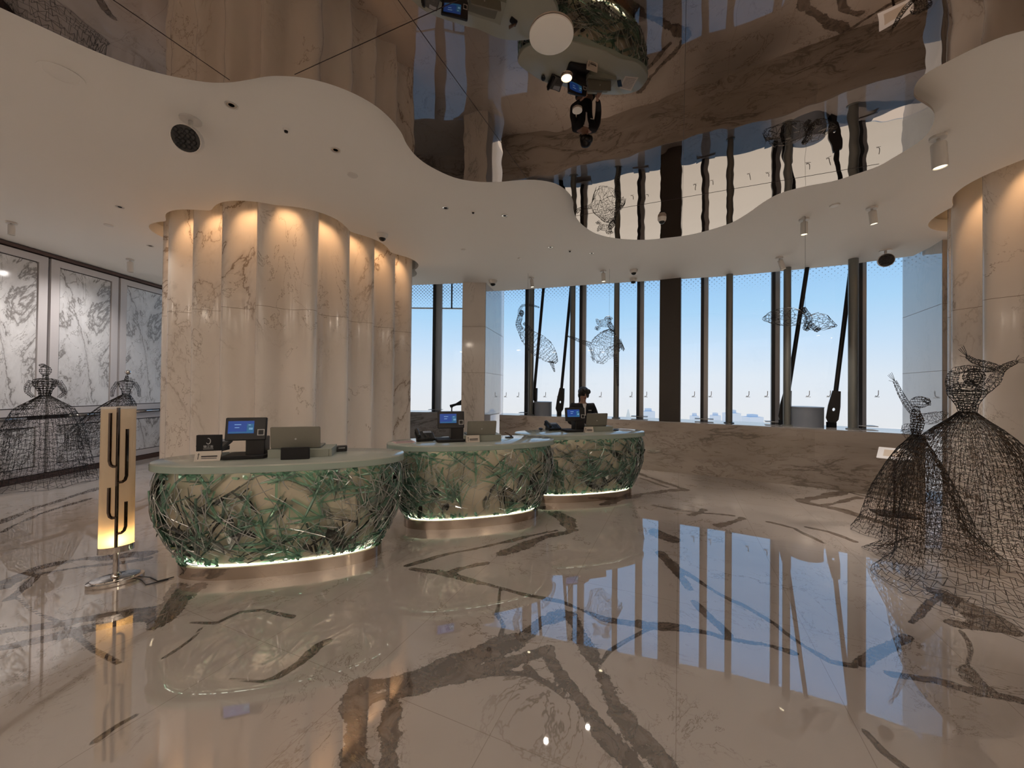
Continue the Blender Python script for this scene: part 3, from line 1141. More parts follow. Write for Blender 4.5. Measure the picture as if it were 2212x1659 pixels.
def crystal(seed, part):
    rnd = random.Random(seed * 2 + part)
    b = MB()

    def surf(t, h, k):
        a_, b_ = prof_at(min(max(h, .105), .888))
        x, y = se(t, a_ * k, b_ * k)
        return Vector((x, y, h))

    def shard(t, h, ang, L, wdt, thk, k, tilt):
        p = surf(t, h, k)
        e = .02
        tu = (surf(t + e, h, k) - surf(t - e, h, k)).normalized()
        tv = (surf(t, h + e, k) - surf(t, h - e, k)).normalized()
        nn = tu.cross(tv).normalized()
        ax = (tu * cos(ang) + tv * sin(ang) + nn * tilt).normalized()
        sd = nn.cross(ax).normalized()
        up = ax.cross(sd)
        ns = rnd.choice((3, 4, 4, 5))
        ph = rnd.uniform(0, 6)
        rings = []
        l0 = rnd.uniform(.25, .45)
        for f, r in ((-.5, rnd.uniform(.05, .5)), (-.5 + l0, 1), (.5 - l0 * rnd.uniform(.6, 1), rnd.uniform(.7, 1)), (.5, .04)):
            c = p + ax * (f * L)
            # keep tips inside the outline of the desk
            rings.append([c + sd * (cos(ph + 2 * pi * q / ns) * wdt * r) + up * (sin(ph + 2 * pi * q / ns) * thk * r) for q in range(ns)])
        for rg in rings:
            for v in rg:
                v.z = min(max(v.z, .112), .884)
        b.rings(rings, True, True)

    per = 2 * pi
    def rod(t, h, ang, L, wdt, k, tilt, ns=3):
        """long straight splinter of even width with slanted ends"""
        aa, bb = prof_at(h)
        run = max(.30, hypot(aa * sin(t), bb * cos(t)))
        n_ = 4
        ph = rnd.uniform(0, 6)
        rings = []
        for q in range(n_):
            f = q / (n_ - 1) - .5
            tt, hh = t + f * L * cos(ang) / run, min(max(h + f * L * sin(ang), .115), .882)
            c = surf(tt, hh, k + tilt * f)
            e = .02
            tu = (surf(tt + e, hh, k) - surf(tt - e, hh, k)).normalized()
            tv = (surf(tt, hh + e, k) - surf(tt, hh - e, k)).normalized()
            nn = tu.cross(tv).normalized()
            ax = (tu * cos(ang) + tv * sin(ang)).normalized()
            sd = nn.cross(ax).normalized()
            w_ = wdt * (.35 if q in (0, n_ - 1) and rnd.random() < .5 else 1)
            rings.append([c + sd * (cos(ph + 2 * pi * i / ns) * w_) + nn * (sin(ph + 2 * pi * i / ns) * w_ * .8) for i in range(ns)])
        for rg in rings:
            for v in rg:
                v.z = min(max(v.z, .112), .884)
        b.rings(rings, True, True)

    per = 2 * pi
    if part == 0:
        for _ in range(95):                                 # stars of splinters
            t, h, base = rnd.uniform(0, per), rnd.uniform(.14, .86), rnd.uniform(0, pi)
            for q in range(rnd.randint(3, 6)):
                ang = base + q * rnd.uniform(.35, .9)
                L = rnd.uniform(.14, .42)
                aa, bb = prof_at(h)
                run = max(.30, hypot(aa * sin(t), bb * cos(t)))
                rod(t + .4 * L * cos(ang) / run, min(.86, max(.14, h + .4 * L * sin(ang))), ang, L, rnd.uniform(.005, .013), rnd.uniform(.95, .99), rnd.uniform(-.03, .03), rnd.choice((3, 4)))
        for _ in range(230):                                # chips along the foot and under the top
            t = rnd.uniform(0, per)
            h = rnd.choice((.135, .15, .17, .85, .87))
            shard(t, h, rnd.uniform(0, pi), rnd.uniform(.03, .09), rnd.uniform(.010, .022), rnd.uniform(.008, .014), rnd.uniform(.93, 1.0), rnd.uniform(-.3, .3))
    else:
        for _ in range(80):                                 # bundles of parallel splinters
            t, h, ang = rnd.uniform(0, per), rnd.uniform(.2, .8), rnd.choice((.7, 2.4, 1.2, 1.9, .5, 2.7)) + rnd.uniform(-.25, .25)
            for q in range(rnd.randint(2, 5)):
                aa, bb = prof_at(h)
                run = max(.30, hypot(aa * sin(t), bb * cos(t)))
                o_ = (q - 1.5) * rnd.uniform(.018, .03)
                rod(t - o_ * sin(ang) / run, min(.85, max(.15, h + o_ * cos(ang))), ang, rnd.uniform(.15, .45), rnd.uniform(.004, .011), rnd.uniform(.93, .985), rnd.uniform(-.03, .03), rnd.choice((3, 4)))
        for _ in range(70):                                 # broad flat plates
            t, h = rnd.uniform(0, per), rnd.uniform(.2, .8)
            shard(t, h, rnd.choice((.8, 2.3, 1.5, 1.1, 2.0)) + rnd.uniform(-.4, .4), rnd.uniform(.12, .34), rnd.uniform(.025, .06), rnd.uniform(.004, .010), rnd.uniform(.93, .98), rnd.uniform(-.12, .12))
    if part == 2:                                           # hair-thin near-white splinters standing in for glints
        b = MB()
        for _ in range(760):
            t, h = rnd.uniform(0, per), rnd.uniform(.13, .87)
            rod(t, h, rnd.choice((.75, 2.35, 1.2, 1.9, .45, 2.7, 1.57)) + rnd.uniform(-.3, .3), rnd.uniform(.05, .32), rnd.uniform(.0022, .0048), rnd.uniform(.97, 1.0), rnd.uniform(-.02, .02), 4)
    return b


def desk(x, y, rz, label, seed):
    t = thing('reception_desk', label, 'desk', (x, y, 0), R(rz), 'oval crystal reception desks')
    rings = []
    for z, k in ((.886, -.012), (.890, -.002), (.945, 0), (.952, -.004), (DTOP, -.012)):
        rings.append([(px, py, z) for px, py in se_loop(DA + k, DB + k)])
    MB().rings(rings, True, True).build('desk_top', M_top, t, True, angle=35)
    MB().rings([[(px, py, z) for px, py in se_loop(DA + .0015, DB + .0015)] for z in (.893, .942)]).build('edge_band', M_topedge, t, True)
    rings = []
    for h, a_, b_ in prof_h:
        rings.append([(px, py, h) for px, py in se_loop(a_ * .90, b_ * .86)])
    MB().rings(rings, True, True).build('mirror_core', M_core, t, True, angle=40)
    MB().rings([[(px, py, z) for px, py in se_loop(.82, .305)] for z in (0, .098)], True, True).build('plinth', M_plinth, t, True, angle=40)
    lo = se_loop(.775, .272)
    MB().rings([[(px, py, .099) for px, py in lo], [(px, py, .102) for px, py in lo], [(px * .975, py * .94, .102) for px, py in lo], [(px * .97, py * .92, .099) for px, py in lo]]).build('light_strip', M_led, t)
    up_ = se_loop(.895, .345)
    MB().rings([[(px, py, .8855) for px, py in up_], [(px * .992, py * .98, .8855) for px, py in up_]]).build('light_strip', M_addedled, t)  # added strip, brightens the shards from above
    crystal(seed, 0).build('crystal_cladding', M_crystal, t)
    crystal(seed, 2).build('glint_cladding', M_glintglass, t)['label'] = 'thin near-white splinters standing in for glints'
    crystal(seed, 1).build('clear_cladding', M_clear, t)['label'] = 'clear glass shards between the green ones'
    return t


desks = [desk(-2.04, 3.53, 15.0, 'oval crystal glass desk beside the floor lamp, with the black logo sign on it', 3),
         desk(-.45, 4.70, 16.5, 'middle oval crystal glass desk, pink papers on its end', 7),
         desk(1.04, 5.74, 15.0, 'oval crystal glass desk by the low window wall where the clerk stands', 11)]


# ---------------------------------------------------------------- things on the desks
def text(s, size, mat, parent, M, name='lettering', depth=.0006, align='CENTER'):
    cu = bpy.data.curves.new(name, 'FONT')
    cu.body = s
    cu.size = size
    cu.align_x = align
    cu.align_y = 'CENTER'
    cu.extrude = depth
    tmp = bpy.data.objects.new(name, cu)
    C.objects.link(tmp)
    dg = bpy.context.evaluated_depsgraph_get()
    me = bpy.data.meshes.new_from_object(tmp.evaluated_get(dg))
    bpy.data.objects.remove(tmp)
    o = bpy.data.objects.new(name, me)
    C.objects.link(o)
    me.materials.clear()
    me.materials.append(mat)
    o.parent = parent
    o.matrix_local = M
    return o


FACE = Matrix.Rotation(pi / 2, 4, 'X')        # text turned to face -Y


def on_top(px, py):
    return at_h(px, py, DTOP)


def deskrot(i):
    return desks[i].rotation_euler.z


def terminal(px, py, i, label, s=1.0):
    p = on_top(px, py)
    t = thing('payment_terminal', label, 'terminal', p, deskrot(i) + R(2), 'two-sided tills on the desks')
    MB().rbox((0, .06, .016), (.33, .25, .032), .03).build('base', M_blackm, t)
    MB().rbox((.075, .07, .10), (.15, .15, .16), .01).build('printer', M_black, t)
    T = Matrix.Translation((0, .02, .255)) @ Matrix.Rotation(R(-8), 4, 'X')
    scr = MB().rbox((0, 0, 0), (.315, .04, .20), .012, T).build('display', M_black, t)
    MB().box((-.035, -.0225, .015), (.195, .004, .108), T).build('screen', M_screen, scr)
    MB().box((.035, -.0252, .005), (.052, .002, .078), T).build('screen_tile', M_screen2, scr)
    MB().box((-.035, -.0252, -.030), (.18, .002, .012), T).build('screen_bar', M_screen2, scr)
    b = MB()
    for zz, xx, ww in ((.038, -.06, .05), (.012, -.065, .035), (.034, .03, .018), (.006, .04, .03), (-.004, .04, .03)):
        b.box((xx, -.0266, zz), (ww, .001, .005), T)
    b.build('screen_print', M_glint, scr)
    b = MB()
    for dx, dz, w, h in ((0, .024, .054, .006), (0, -.024, .054, .006), (-.024, 0, .006, .042), (.024, 0, .006, .042)):
        b.box((.118 + dx, -.0225, -.032 + dz), (w, .004, h), T)
    b.build('reader_frame', M_silver, scr)
    MB().tube([(.118, -.026, -.032), (.118, -.020, -.032)], .017, 12, T).build('reader', M_grille, scr)
    return t


def screen_back(px, py, i, label, w=.40, h=.21, tilt=20):
    p = on_top(px, py) + Vector((0, 0, .074))
    t = thing('laptop_computer', label, 'computer', p, deskrot(i), 'grey computers seen from behind')
    T = Matrix.Translation((0, .03, .010)) @ Matrix.Rotation(R(tilt), 4, 'X')
    MB().rbox((0, 0, 0), (w, h, .012), .012, T @ Matrix.Translation((0, 0, h / 2)) @ Matrix.Rotation(pi / 2, 4, 'X')).build('lid', M_lid, t)
    MB().tube([(0, -.008, h * .42), (0, -.0062, h * .42)], .008, 16, T).build('badge', M_silver, t)
    MB().rbox((0, .145, .0075), (w, .23, .014), .01).build('keyboard_deck', M_grey, t)
    return t


def riser(px, py, i, label, w=.50):
    p = on_top(px, py)
    t = thing('monitor_riser', label, 'riser', p, deskrot(i), 'grey green risers on the desks')
    MB().box((-w / 2 + .012, .14, .0325), (.024, .26, .065)).build('side_panel', M_riser, t)
    MB().box((w / 2 - .012, .14, .0325), (.024, .26, .065)).build('side_panel', M_riser, t)
    MB().rbox((0, .14, .068), (w, .28, .010), .005).build('shelf', M_riser, t)
    MB().box((0, .008, .0325), (w - .05, .014, .063)).build('front_panel', M_riser, t)
    return t


def card(px, py, i, label, w=.19, h=.085, lean=22):
    p = on_top(px, py)
    t = thing('tent_card', label, 'card', p, deskrot(i) + R(3), 'white printed cards on the desks')
    T = Matrix.Translation((0, 0, 0)) @ Matrix.Rotation(R(-lean), 4, 'X')
    MB().box((0, 0, h / 2), (w, .003, h), T).build('front_leaf', M_paper, t)
    T2 = Matrix.Translation((0, 2 * h * sin(R(lean)), 0)) @ Matrix.Rotation(R(lean), 4, 'X')
    MB().box((0, 0, h / 2), (w, .003, h), T2).build('back_leaf', M_paper, t)
    b = MB()
    b.box((-w * .36, -.0022, h * .5), (.005, .001, h * .62), T)
    b.box((-w * .36, -.0022, h * .66), (.016, .001, .004), T)
    b.box((w * .06, -.0022, h * .46), (w * .62, .001, h * .13), T)
    b.box((w * .06, -.0022, h * .27), (w * .60, .001, h * .06), T)
    b.build('print', M_ink, t)
    return t


def phone(px, py, i, label, rz=0):
    p = on_top(px, py)
    t = thing('desk_phone', label, 'phone', p, deskrot(i) + R(rz), 'black desk phones')
    T = Matrix.Translation((0, 0, .045)) @ Matrix.Rotation(R(22), 4, 'X')
    MB().rbox((0, .02, 0), (.22, .20, .035), .015, T).build('body', M_black, t)
    MB().box((0, .03, .02), (.18, .12, .04)).build('stand', M_black, t)
    MB().tube([(-.085, -.07, .035), (-.085, -.05, .055), (-.085, .09, .055), (-.085, .11, .035)], [.024, .018, .018, .024], 10, T).build('handset', M_black, t, True)
    b = MB()
    for r in range(4):
        for c in range(3):
            b.box((.0 + c * .03, -.05 + r * .026, .019), (.02, .016, .006), T)
    b.build('keypad', M_grille, t)
    MB().box((.04, .085, .019), (.10, .045, .004), T).build('display', M_drum, t)
    return t


# desk by the lamp
p = on_top(452, 987)
t = thing('logo_sign', 'black upright logo sign with a silver ring mark and lettering', 'sign', p, deskrot(0) + R(-2))
MB().rbox((0, .0, .098), (.19, .035, .196), .004).build('board', M_blackm, t)
cb = MB()
ring_o = [(.024 + .004 * cos(a * 1), a) for a in np.linspace(-2.6, 1.9, 22)]
for (r1, a1), (r2, a2) in zip(ring_o[:-1], ring_o[1:]):
    w1 = .006 * (1 - abs(a1 + .35) / 3.4) + .001
    w2 = .006 * (1 - abs(a2 + .35) / 3.4) + .001
    cb.add([((.024 - w1) * cos(a1) * .75, -.0185, .142 + (.026 - w1) * sin(a1)), (.026 * .75 * cos(a1), -.0185, .142 + .028 * sin(a1)),
            (.026 * .75 * cos(a2), -.0185, .142 + .028 * sin(a2)), ((.024 - w2) * cos(a2) * .75, -.0185, .142 + (.026 - w2) * sin(a2))], [(0, 1, 2, 3)])
cb.build('ring_mark', M_silver, t)
text('锦江荟', .026, M_silver, t, Matrix.Translation((0, -.0182, .092)) @ FACE)
cb = MB()
for k in range(11):
    cb.box((-.036 + k * .0072, -.0183, .074), (.005, .001, .005))
cb.build('small_print', M_silver, t)
card(447, 996, 0, 'white printed tent card in front of the black logo sign', .185, .085)
phone(462, 974, 0, 'black desk phone behind the logo sign', -10)
terminal(530, 990, 0, 'black till with a blue screen on the desk nearest the lamp', 1)
p = on_top(638, 992)
t = thing('black_box', 'plain black box standing before the riser on the desk nearest the lamp', 'box', p, deskrot(0))
MB().rbox((0, 0, .05), (.225, .03, .10), .006).build('body', M_blackm, t)
MB().rbox((0, 0, .102), (.222, .028, .004), .006).build('lid', M_black, t)
screen_back(637, 988, 0, 'broad grey computer back beside the till nearest the lamp', .405, .19, 6)
riser(648, 988, 0, 'long grey green riser under the broad grey computer near the lamp', .52)
p = on_top(738, 974)
t = thing('card_reader', 'small black box alone at the end of the desk with the logo sign', 'card reader', p, deskrot(0) + R(10))
MB().rbox((0, 0, .026), (.10, .07, .052), .008).build('body', M_black, t)
MB().box((0, -.0355, .034), (.06, .002, .008)).build('label_strip', M_silver, t)
p = on_top(722, 974)
cb = MB().tube([(0, 0, .012), (.03, .01, .004), (.02, -.03, .004), (.05, -.04, .004), (.03, -.07, .004)], .003, 6).tube([(0, .02, .003), (.05, .04, .003), (.09, .03, .02)], .003, 6)
o = cb.build('cable', M_black, None, True, p)
tag(o, 'loose black cable between the riser and the small black box', 'cable')
# middle desk
phone(918, 952, 1, 'black desk phone beside the till on the middle desk', 8)
terminal(974, 954, 1, 'black till with a blue screen on the middle desk')
screen_back(1041, 954, 1, 'tilted grey computer back on the middle desk', .35, .165, 12)
riser(1043, 953, 1, 'grey green riser under the computer on the middle desk', .46)
card(1022, 955.5, 1, 'white printed card leaning on the riser of the middle desk', .16, .082, 16)
p = on_top(873, 955)
t = thing('paper_sheet', 'pink printed sheet lying on the end of the middle desk', 'paper', p, deskrot(1) + R(12), 'papers on the desks')
MB().box((0, 0, .0012), (.24, .17, .0024)).build('sheet', M_pink, t)
cb = MB()
for k in range(5):
    cb.box((0, -.06 + k * .03, .003), (.19, .006, .0006))
cb.build('print', M_ink, t)
p = on_top(1100, 945)
t = thing('pen_stand', 'slanted brown pen stand on the bare end of the middle desk', 'pen stand', p, deskrot(1) + R(15))
MB().rbox((0, 0, .006), (.10, .06, .012), .01).build('base', M_black, t)
MB().tube([(.04, 0, .012), (-.06, .01, .075)], [.010, .013], 10).build('pen', pbr('brown lacquer', (.16, .11, .08), .3), t, True)
# desk by the window
phone(1195, 929, 2, 'black desk phone beside the till in front of the clerk', 6)
terminal(1243, 932.5, 2, 'black till with a blue screen right in front of the clerk')
screen_back(1290, 932, 2, 'tilted grey computer back at the hands of the clerk', .34, .19, 10)
riser(1296, 932, 2, 'grey green riser under the computer of the clerk', .44)
card(1273, 934, 2, 'white printed card leaning on the riser of the clerk', .145, .080, 16)
p = on_top(1168, 929)
o = MB().ball((0, 0, .018), (.035, .055, .018), 14, 8).build('computer_mouse', M_black, None, True, p)
tag(o, 'small black computer mouse on the end of the desk of the clerk', 'mouse')
p = on_top(1352, 929.5)
t = thing('paper_sheet', 'white form lying on the window end of the desk of the clerk', 'paper', p, deskrot(2) + R(-8), 'papers on the desks')
MB().box((0, 0, .0012), (.21, .29, .0024)).build('sheet', M_paper, t)
cb = MB()
for k in range(8):
    cb.box((0, -.11 + k * .03, .003), (.16, .006, .0006))
cb.build('print', M_ink, t)
p = on_top(1331, 929)
t = thing('smartphone', 'black mobile phone lying beside the white form', 'phone', p, deskrot(2) + R(-35))
MB().rbox((0, 0, .005), (.075, .16, .010), .01).build('body', M_black, t)
MB().box((0, 0, .0104), (.066, .14, .001)).build('screen', M_grille, t)


# ---------------------------------------------------------------- the clerk
def skin_mesh(name, chain, mat, parent, levels=2, root=0):
    """chain: list of (point, radius_x, radius_y, parent index)"""
    me = bpy.data.meshes.new(name)
    me.from_pydata([c[0] for c in chain], [(i, c[3]) for i, c in enumerate(chain) if c[3] is not None], [])
    o = bpy.data.objects.new(name, me)
    C.objects.link(o)
    o.modifiers.new('skin', 'SKIN')
    sv = me.skin_vertices[0].data
    for i, c in enumerate(chain):
        sv[i].radius = (c[1], c[2])
        sv[i].use_root = (i == root)
    ss = o.modifiers.new('sub', 'SUBSURF')
    ss.levels = ss.render_levels = levels
    dg = bpy.context.evaluated_depsgraph_get()
    m2 = bpy.data.meshes.new_from_object(o.evaluated_get(dg))
    bpy.data.objects.remove(o)
    bpy.data.meshes.remove(me)
    o = bpy.data.objects.new(name, m2)
    C.objects.link(o)
    m2.materials.clear()
    m2.materials.append(mat)
    for p in m2.polygons:
        p.use_smooth = True
    o.parent = parent
    return o


pp = Vector((1.19, 6.46, 0))
clerk = thing('person', 'person in a black suit and white blouse looking down behind the far crystal desk', 'person', pp, R(8))
ch = [((0, 0, .86), .13, .10, None), ((0, 0, 1.00), .115, .085, 0), ((0, .0, 1.15), .13, .09, 1), ((0, .01, 1.27), .13, .085, 2), ((0, .0, 1.345), .055, .05, 3), ((0, -.015, 1.39), .040, .044, 4), ((0, -.035, 1.45), .060, .070, 5), ((0, -.045, 1.515), .075, .088, 6), ((0, -.03, 1.565), .055, .065, 7)]
n0 = len(ch)
for s in (-1, 1):
    b0 = len(ch)
    ch += [((s * .165, 0, 1.31), .05, .05, 3), ((s * .215, .0, 1.17), .042, .042, b0), ((s * .225, -.03, 1.04), .038, .038, b0 + 1), ((s * .17, -.17, 1.03), .030, .030, b0 + 2), ((s * .12, -.26, 1.04), .022, .022, b0 + 3), ((s * .11, -.31, 1.035), .030, .018, b0 + 4)]
    h0 = b0 + 5
    for k, (dx, L) in enumerate(((-.024, .055), (-.008, .065), (.009, .062), (.024, .05))):
        f0 = len(ch)
        ch += [((s * .11 + dx, -.345, 1.035), .009, .009, h0), ((s * .11 + dx * 1.2, -.345 - L * .55, 1.028), .0085, .0085, f0), ((s * .11 + dx * 1.2, -.345 - L, 1.012), .0075, .0075, f0 + 1)]
    f0 = len(ch)
    ch += [((s * .11 - s * .035, -.315, 1.03), .010, .010, h0), ((s * .11 - s * .05, -.345, 1.02), .009, .009, f0)]
    l0 = len(ch)
    ch += [((s * .085, 0, .78), .085, .09, 0), ((s * .09, 0, .47), .058, .06, l0), ((s * .09, .01, .10), .038, .042, l0 + 1), ((s * .09, -.03, .05), .04, .035, l0 + 2), ((s * .09, -.13, .035), .036, .025, l0 + 3)]
body = skin_mesh('body', ch, M_skin, clerk, 2)
fb = MB()
HT = Matrix.Translation((0, -.045, 1.508)) @ Matrix.Rotation(R(14), 4, 'X') @ Matrix.Scale(1.06, 4)
fb = MB().tube([(0, -.082, .02), (0, -.104, -.018), (0, -.088, -.026)], [.008, .013, .010], 8, HT)
fb.build('nose', M_skin, clerk, True)
for s in (-1, 1):
    MB().ball((s * .032, -.078, .008), (.009, .006, .004), 10, 6, HT).build('eye', M_ink, clerk, True)
MB().ball((0, -.080, -.052), (.022, .010, .007), 10, 6, HT).build('mouth', pbr('lips', (.35, .10, .09), .5), clerk, True)
for s in (-1, 1):
    MB().ball((s * .076, .0, -.005), (.010, .018, .028), 10, 6, HT).build('ear', M_skin, clerk, True)
hb = MB().ball((0, .012, .028), (.086, .098, .082), 20, 12, HT).ball((-.058, -.045, .045), (.035, .05, .04), 12, 8, HT).ball((.055, -.045, .045), (.038, .05, .042), 12, 8, HT).ball((0, -.05, .072), (.05, .045, .03), 12, 8, HT).ball((0, .10, -.01), (.05, .045, .05), 14, 8, HT).ball((-.07, .0, -.02), (.018, .035, .05), 10, 8, HT).ball((.07, 0, -.02), (.018, .035, .05), 10, 8, HT)
hb.build('hair', M_hair, clerk, True)
jk = [((0, 0, .84), .155, .125, None), ((0, 0, 1.00), .135, .105, 0), ((0, .01, 1.15), .155, .110, 1), ((0, .015, 1.27), .150, .100, 2), ((0, .02, 1.335), .085, .070, 3)]
for s in (-1, 1):
    b0 = len(jk)
    jk += [((s * .165, .0, 1.305), .064, .064, 3), ((s * .218, .0, 1.17), .056, .056, b0), ((s * .228, -.03, 1.035), .051, .051, b0 + 1), ((s * .172, -.165, 1.03), .044, .044, b0 + 2), ((s * .135, -.235, 1.04), .038, .038, b0 + 3)]
skin_mesh('suit_jacket', jk, M_jacket, clerk, 2)
tr = [((0, 0, .86), .14, .11, None)]
for s in (-1, 1):
    b0 = len(tr)
    tr += [((s * .085, 0, .76), .098, .105, 0), ((s * .09, 0, .47), .075, .08, b0), ((s * .09, .01, .08), .065, .07, b0 + 1)]
skin_mesh('trousers', tr, M_jacket, clerk, 2)
MB().add([(-.045, -.098, 1.335), (.045, -.098, 1.335), (.012, -.128, 1.15), (-.012, -.128, 1.15), (-.04, -.06, 1.345), (.04, -.06, 1.345)], [(0, 3, 2, 1), (0, 1, 5, 4)]).build('blouse', M_blouse, clerk)
MB().box((.085, -.118, 1.235), (.05, .006, .014)).build('name_badge', M_silver, clerk)
for s in (-1, 1):
    MB().tube([(s * .045, -.085, 1.345), (s * .035, -.112, 1.27), (s * .016, -.128, 1.16)], [.012, .018, .006], 8).build('lapel', M_jacket, clerk, True)
    MB().ball((s * .09, -.07, .03), (.045, .13, .03), 14, 8).build('shoe', M_black, clerk, True)

# ---------------------------------------------------------------- floor lamp
p = fl(250, 1256)
lamp = thing('floor_lamp', 'oval cream floor lamp with dark branch ornament beside the crystal desk', 'lamp', p, R(43))


def ell(a, b, z, n=40):
    return [(a * cos(2 * pi * k / n), b * sin(2 * pi * k / n), z) for k in range(n)]


MB().rings([ell(.165, .112, 0), ell(.17, .117, .006), ell(.17, .117, .030), ell(.148, .096, .034), ell(.146, .094, .040), ell(.02, .02, .048)], True, True).build('base', M_chrome, lamp, True, angle=30)
MB().lathe([(.034, .04), (.030, .058), (.020, .068), (.018, .25)], 20).build('stem', M_chrome, lamp, True, angle=40)
MB().rings([ell(.108, .058, .245), ell(.108, .058, .295), ell(.098, .05, .295), ell(.098, .05, .26)], True, False).build('lower_rim', M_chrome, lamp, True, angle=30)
MB().rings([ell(.104, .055, .29), ell(.103, .0545, .9), ell(.102, .054, 1.41)]).build('lamp_shade', M_shade, lamp, True)
MB().rings([ell(.1035, .0550, 1.395), ell(.1035, .0550, 1.412), ell(.099, .0505, 1.412), ell(.099, .0505, 1.395)]).build('upper_rim', M_white, lamp, True, angle=30)
SB = 1.12 / 1125.0


def oz(y):
    return .29 + (1230 - y) * SB


def shade_pt(x, z):
    x = max(-.098, min(.098, x))
    return Vector((x, -.057 * math.sqrt(max(0, 1 - (x / .106) ** 2)) - .004, z))


def bar(pts, nm):
    b = MB()
    q = []
    for (a, c) in zip(pts[:-1], pts[1:]):
        for k in range(4):
            q.append((a[0] + (c[0] - a[0]) * k / 4, a[1] + (c[1] - a[1]) * k / 4))
    q.append(pts[-1])
    b.tube([shade_pt(x, z) for x, z in q], .0105, 4)
    return b.build(nm, M_darkchrome, lamp)


bar([(0, oz(1228)), (0, oz(108))], 'ornament_bar')
for x, ytop, ybot, sgn in ((-.045, 150, 578, -1), (.052, 283, 708, 1), (-.045, 745, 988, -1), (.052, 872, 1118, 1)):
    bar([(x, oz(ytop)), (x, oz(ybot - 45)), (x * .85, oz(ybot - 14)), (x * .55, oz(ybot)), (0, oz(ybot))], 'ornament_branch')
bl = MB().lathe([(.012, .30), (.020, .33), (.020, .36), (.008, .385)], 12).build('bulb', pbr('lamp bulb', (1, .8, .5), .5, 0, 1.45, (1, .62, .26), 60), lamp, True)
a_, b_ = p, fl(376, 1235)
o = MB().tube([p + Vector((.13, .05, .02)), p + Vector((.22, .06, .006)), p + Vector((.34, .0, .006)), p + Vector((.41, .07, .006))], .004, 6).tube([p + Vector((.12, .03, .02)), p + Vector((.20, .01, .006)), p + Vector((.30, -.06, .006)), p + Vector((.40, .03, .006))], .004, 6).build('power_cord', M_black, lamp)
o.parent = None
tag(o, 'black twin cord on the floor from the lamp to the crystal desk', 'cord')

# ---------------------------------------------------------------- wire sculptures
def honey(fn, nu, nv, jit=.18, seed=0, closed=True, u0=0.0, u1=1.0):
    """edges of a honeycomb laid over the surface fn(u, v)"""
    rnd = random.Random(seed)
    P = {}
    for j in range(nv + 1):
        for i in range(nu if closed else nu + 1):
            z = .25 if (i + j) % 2 else -.25
            u = u0 + (u1 - u0) * (i + rnd.uniform(-jit, jit)) / nu
            v = min(1, max(0, (j + z + rnd.uniform(-jit, jit)) / nv))
            P[i, j] = fn(u, v)
    E = []
    for j in range(nv + 1):
        for i in range(nu):
            k = (i + 1) % nu if closed else i + 1
            if (i, j) in P and (k, j) in P:
                E.append((P[i, j], P[k, j]))
        if j < nv:
            for i in range(nu if closed else nu + 1):
                if (i + j) % 2 == 0:
                    E.append((P[i, j], P[i, j + 1]))
    return E


def interp(tab, v):
    return [float(np.interp(v, [t[0] for t in tab], [t[k] for t in tab])) for k in range(1, len(tab[0]))]


def path_tube(pts, radii, nu, nv, seed=0, flat=1.0, jit=.2):
    """honeycomb sleeve along a path"""
    P = [Vector(p) for p in pts]
    T = np.linspace(0, 1, len(P))

    def fn(u, v):
        c = Vector([float(np.interp(v, T, [q[k] for q in P])) for k in range(3)])
        e = .02
        d = Vector([float(np.interp(min(1, v + e), T, [q[k] for q in P]) - np.interp(max(0, v - e), T, [q[k] for q in P])) for k in range(3)]).normalized()
        ref = Vector((0, 1, 0)) if abs(d.y) < .8 else Vector((1, 0, 0))
        a = (ref - d * ref.dot(d)).normalized()
        b = d.cross(a)
        r = float(np.interp(v, T, radii))
        return c + a * (r * cos(2 * pi * u) * flat) + b * (r * sin(2 * pi * u))
    return honey(fn, nu, nv, jit, seed)


def ball_wire(c, r, nu, nv, seed=0):
    c = Vector(c)
    rx, ry, rz = r if isinstance(r, tuple) else (r, r, r)
    return honey(lambda u, v: c + Vector((rx * cos(2 * pi * u) * sin(pi * (.04 + .92 * v)), ry * sin(2 * pi * u) * sin(pi * (.04 + .92 * v)), rz * cos(pi * (.04 + .92 * v)))), nu, nv, .2, seed)


def hand(at, d, s, r):
    at, d = Vector(at), Vector(d).normalized()
    side = d.cross(Vector((0, 1, 0))).normalized()
    E = []
    for k in (-1.4, -.5, .4, 1.2):
        m = at + d * (.05 * s) + side * (k * .014 * s)
        E += [(at, m), (m, m + (d + side * k * .16).normalized() * (.06 * s))]
    m = at + side * (.03 * s) + d * (.02 * s)
    E += [(at, m), (m, m + (d + side * .8).normalized() * .04 * s)]
    return E


def skirt(tab, fold, nf, train, seed, phase=0.0, squash=1.0):
    """tab rows: v, radius, height, dx, dy ; train = (direction angle, stretch)"""
    q = np.linspace(0, 1, 80)
    rz = np.array([interp(tab, x) for x in q])
    st_ = np.hypot(np.diff(rz[:, 0]), np.diff(rz[:, 1])) * (1 + 1.1 * train[1] * q[1:] ** 6)
    cum = np.concatenate([[0], np.cumsum(st_)]) / st_.sum()

    def fn(u, v):
        v = float(np.interp(v, cum, q))
        r, z, dx, dy = interp(tab, v)
        th = 2 * pi * u
        k = 1 + fold * v * sin(nf * th + phase + 1.3 * v) + fold * .6 * v * sin((nf * 2 - 3) * th + 2 * phase)
        st = 1 + train[1] * max(0.0, cos(th - train[0])) ** 2 * v * v * v
        x = r * k * st * cos(th)
        y = r * k * st * sin(th) * squash
        zz = z + .02 * v * sin(5 * th + seed)
        return Vector((x + dx, y + dy, max(.012, zz)))
    return fn


def train_dir(a, b):
    return atan2(b[1] - a[1], b[0] - a[0])


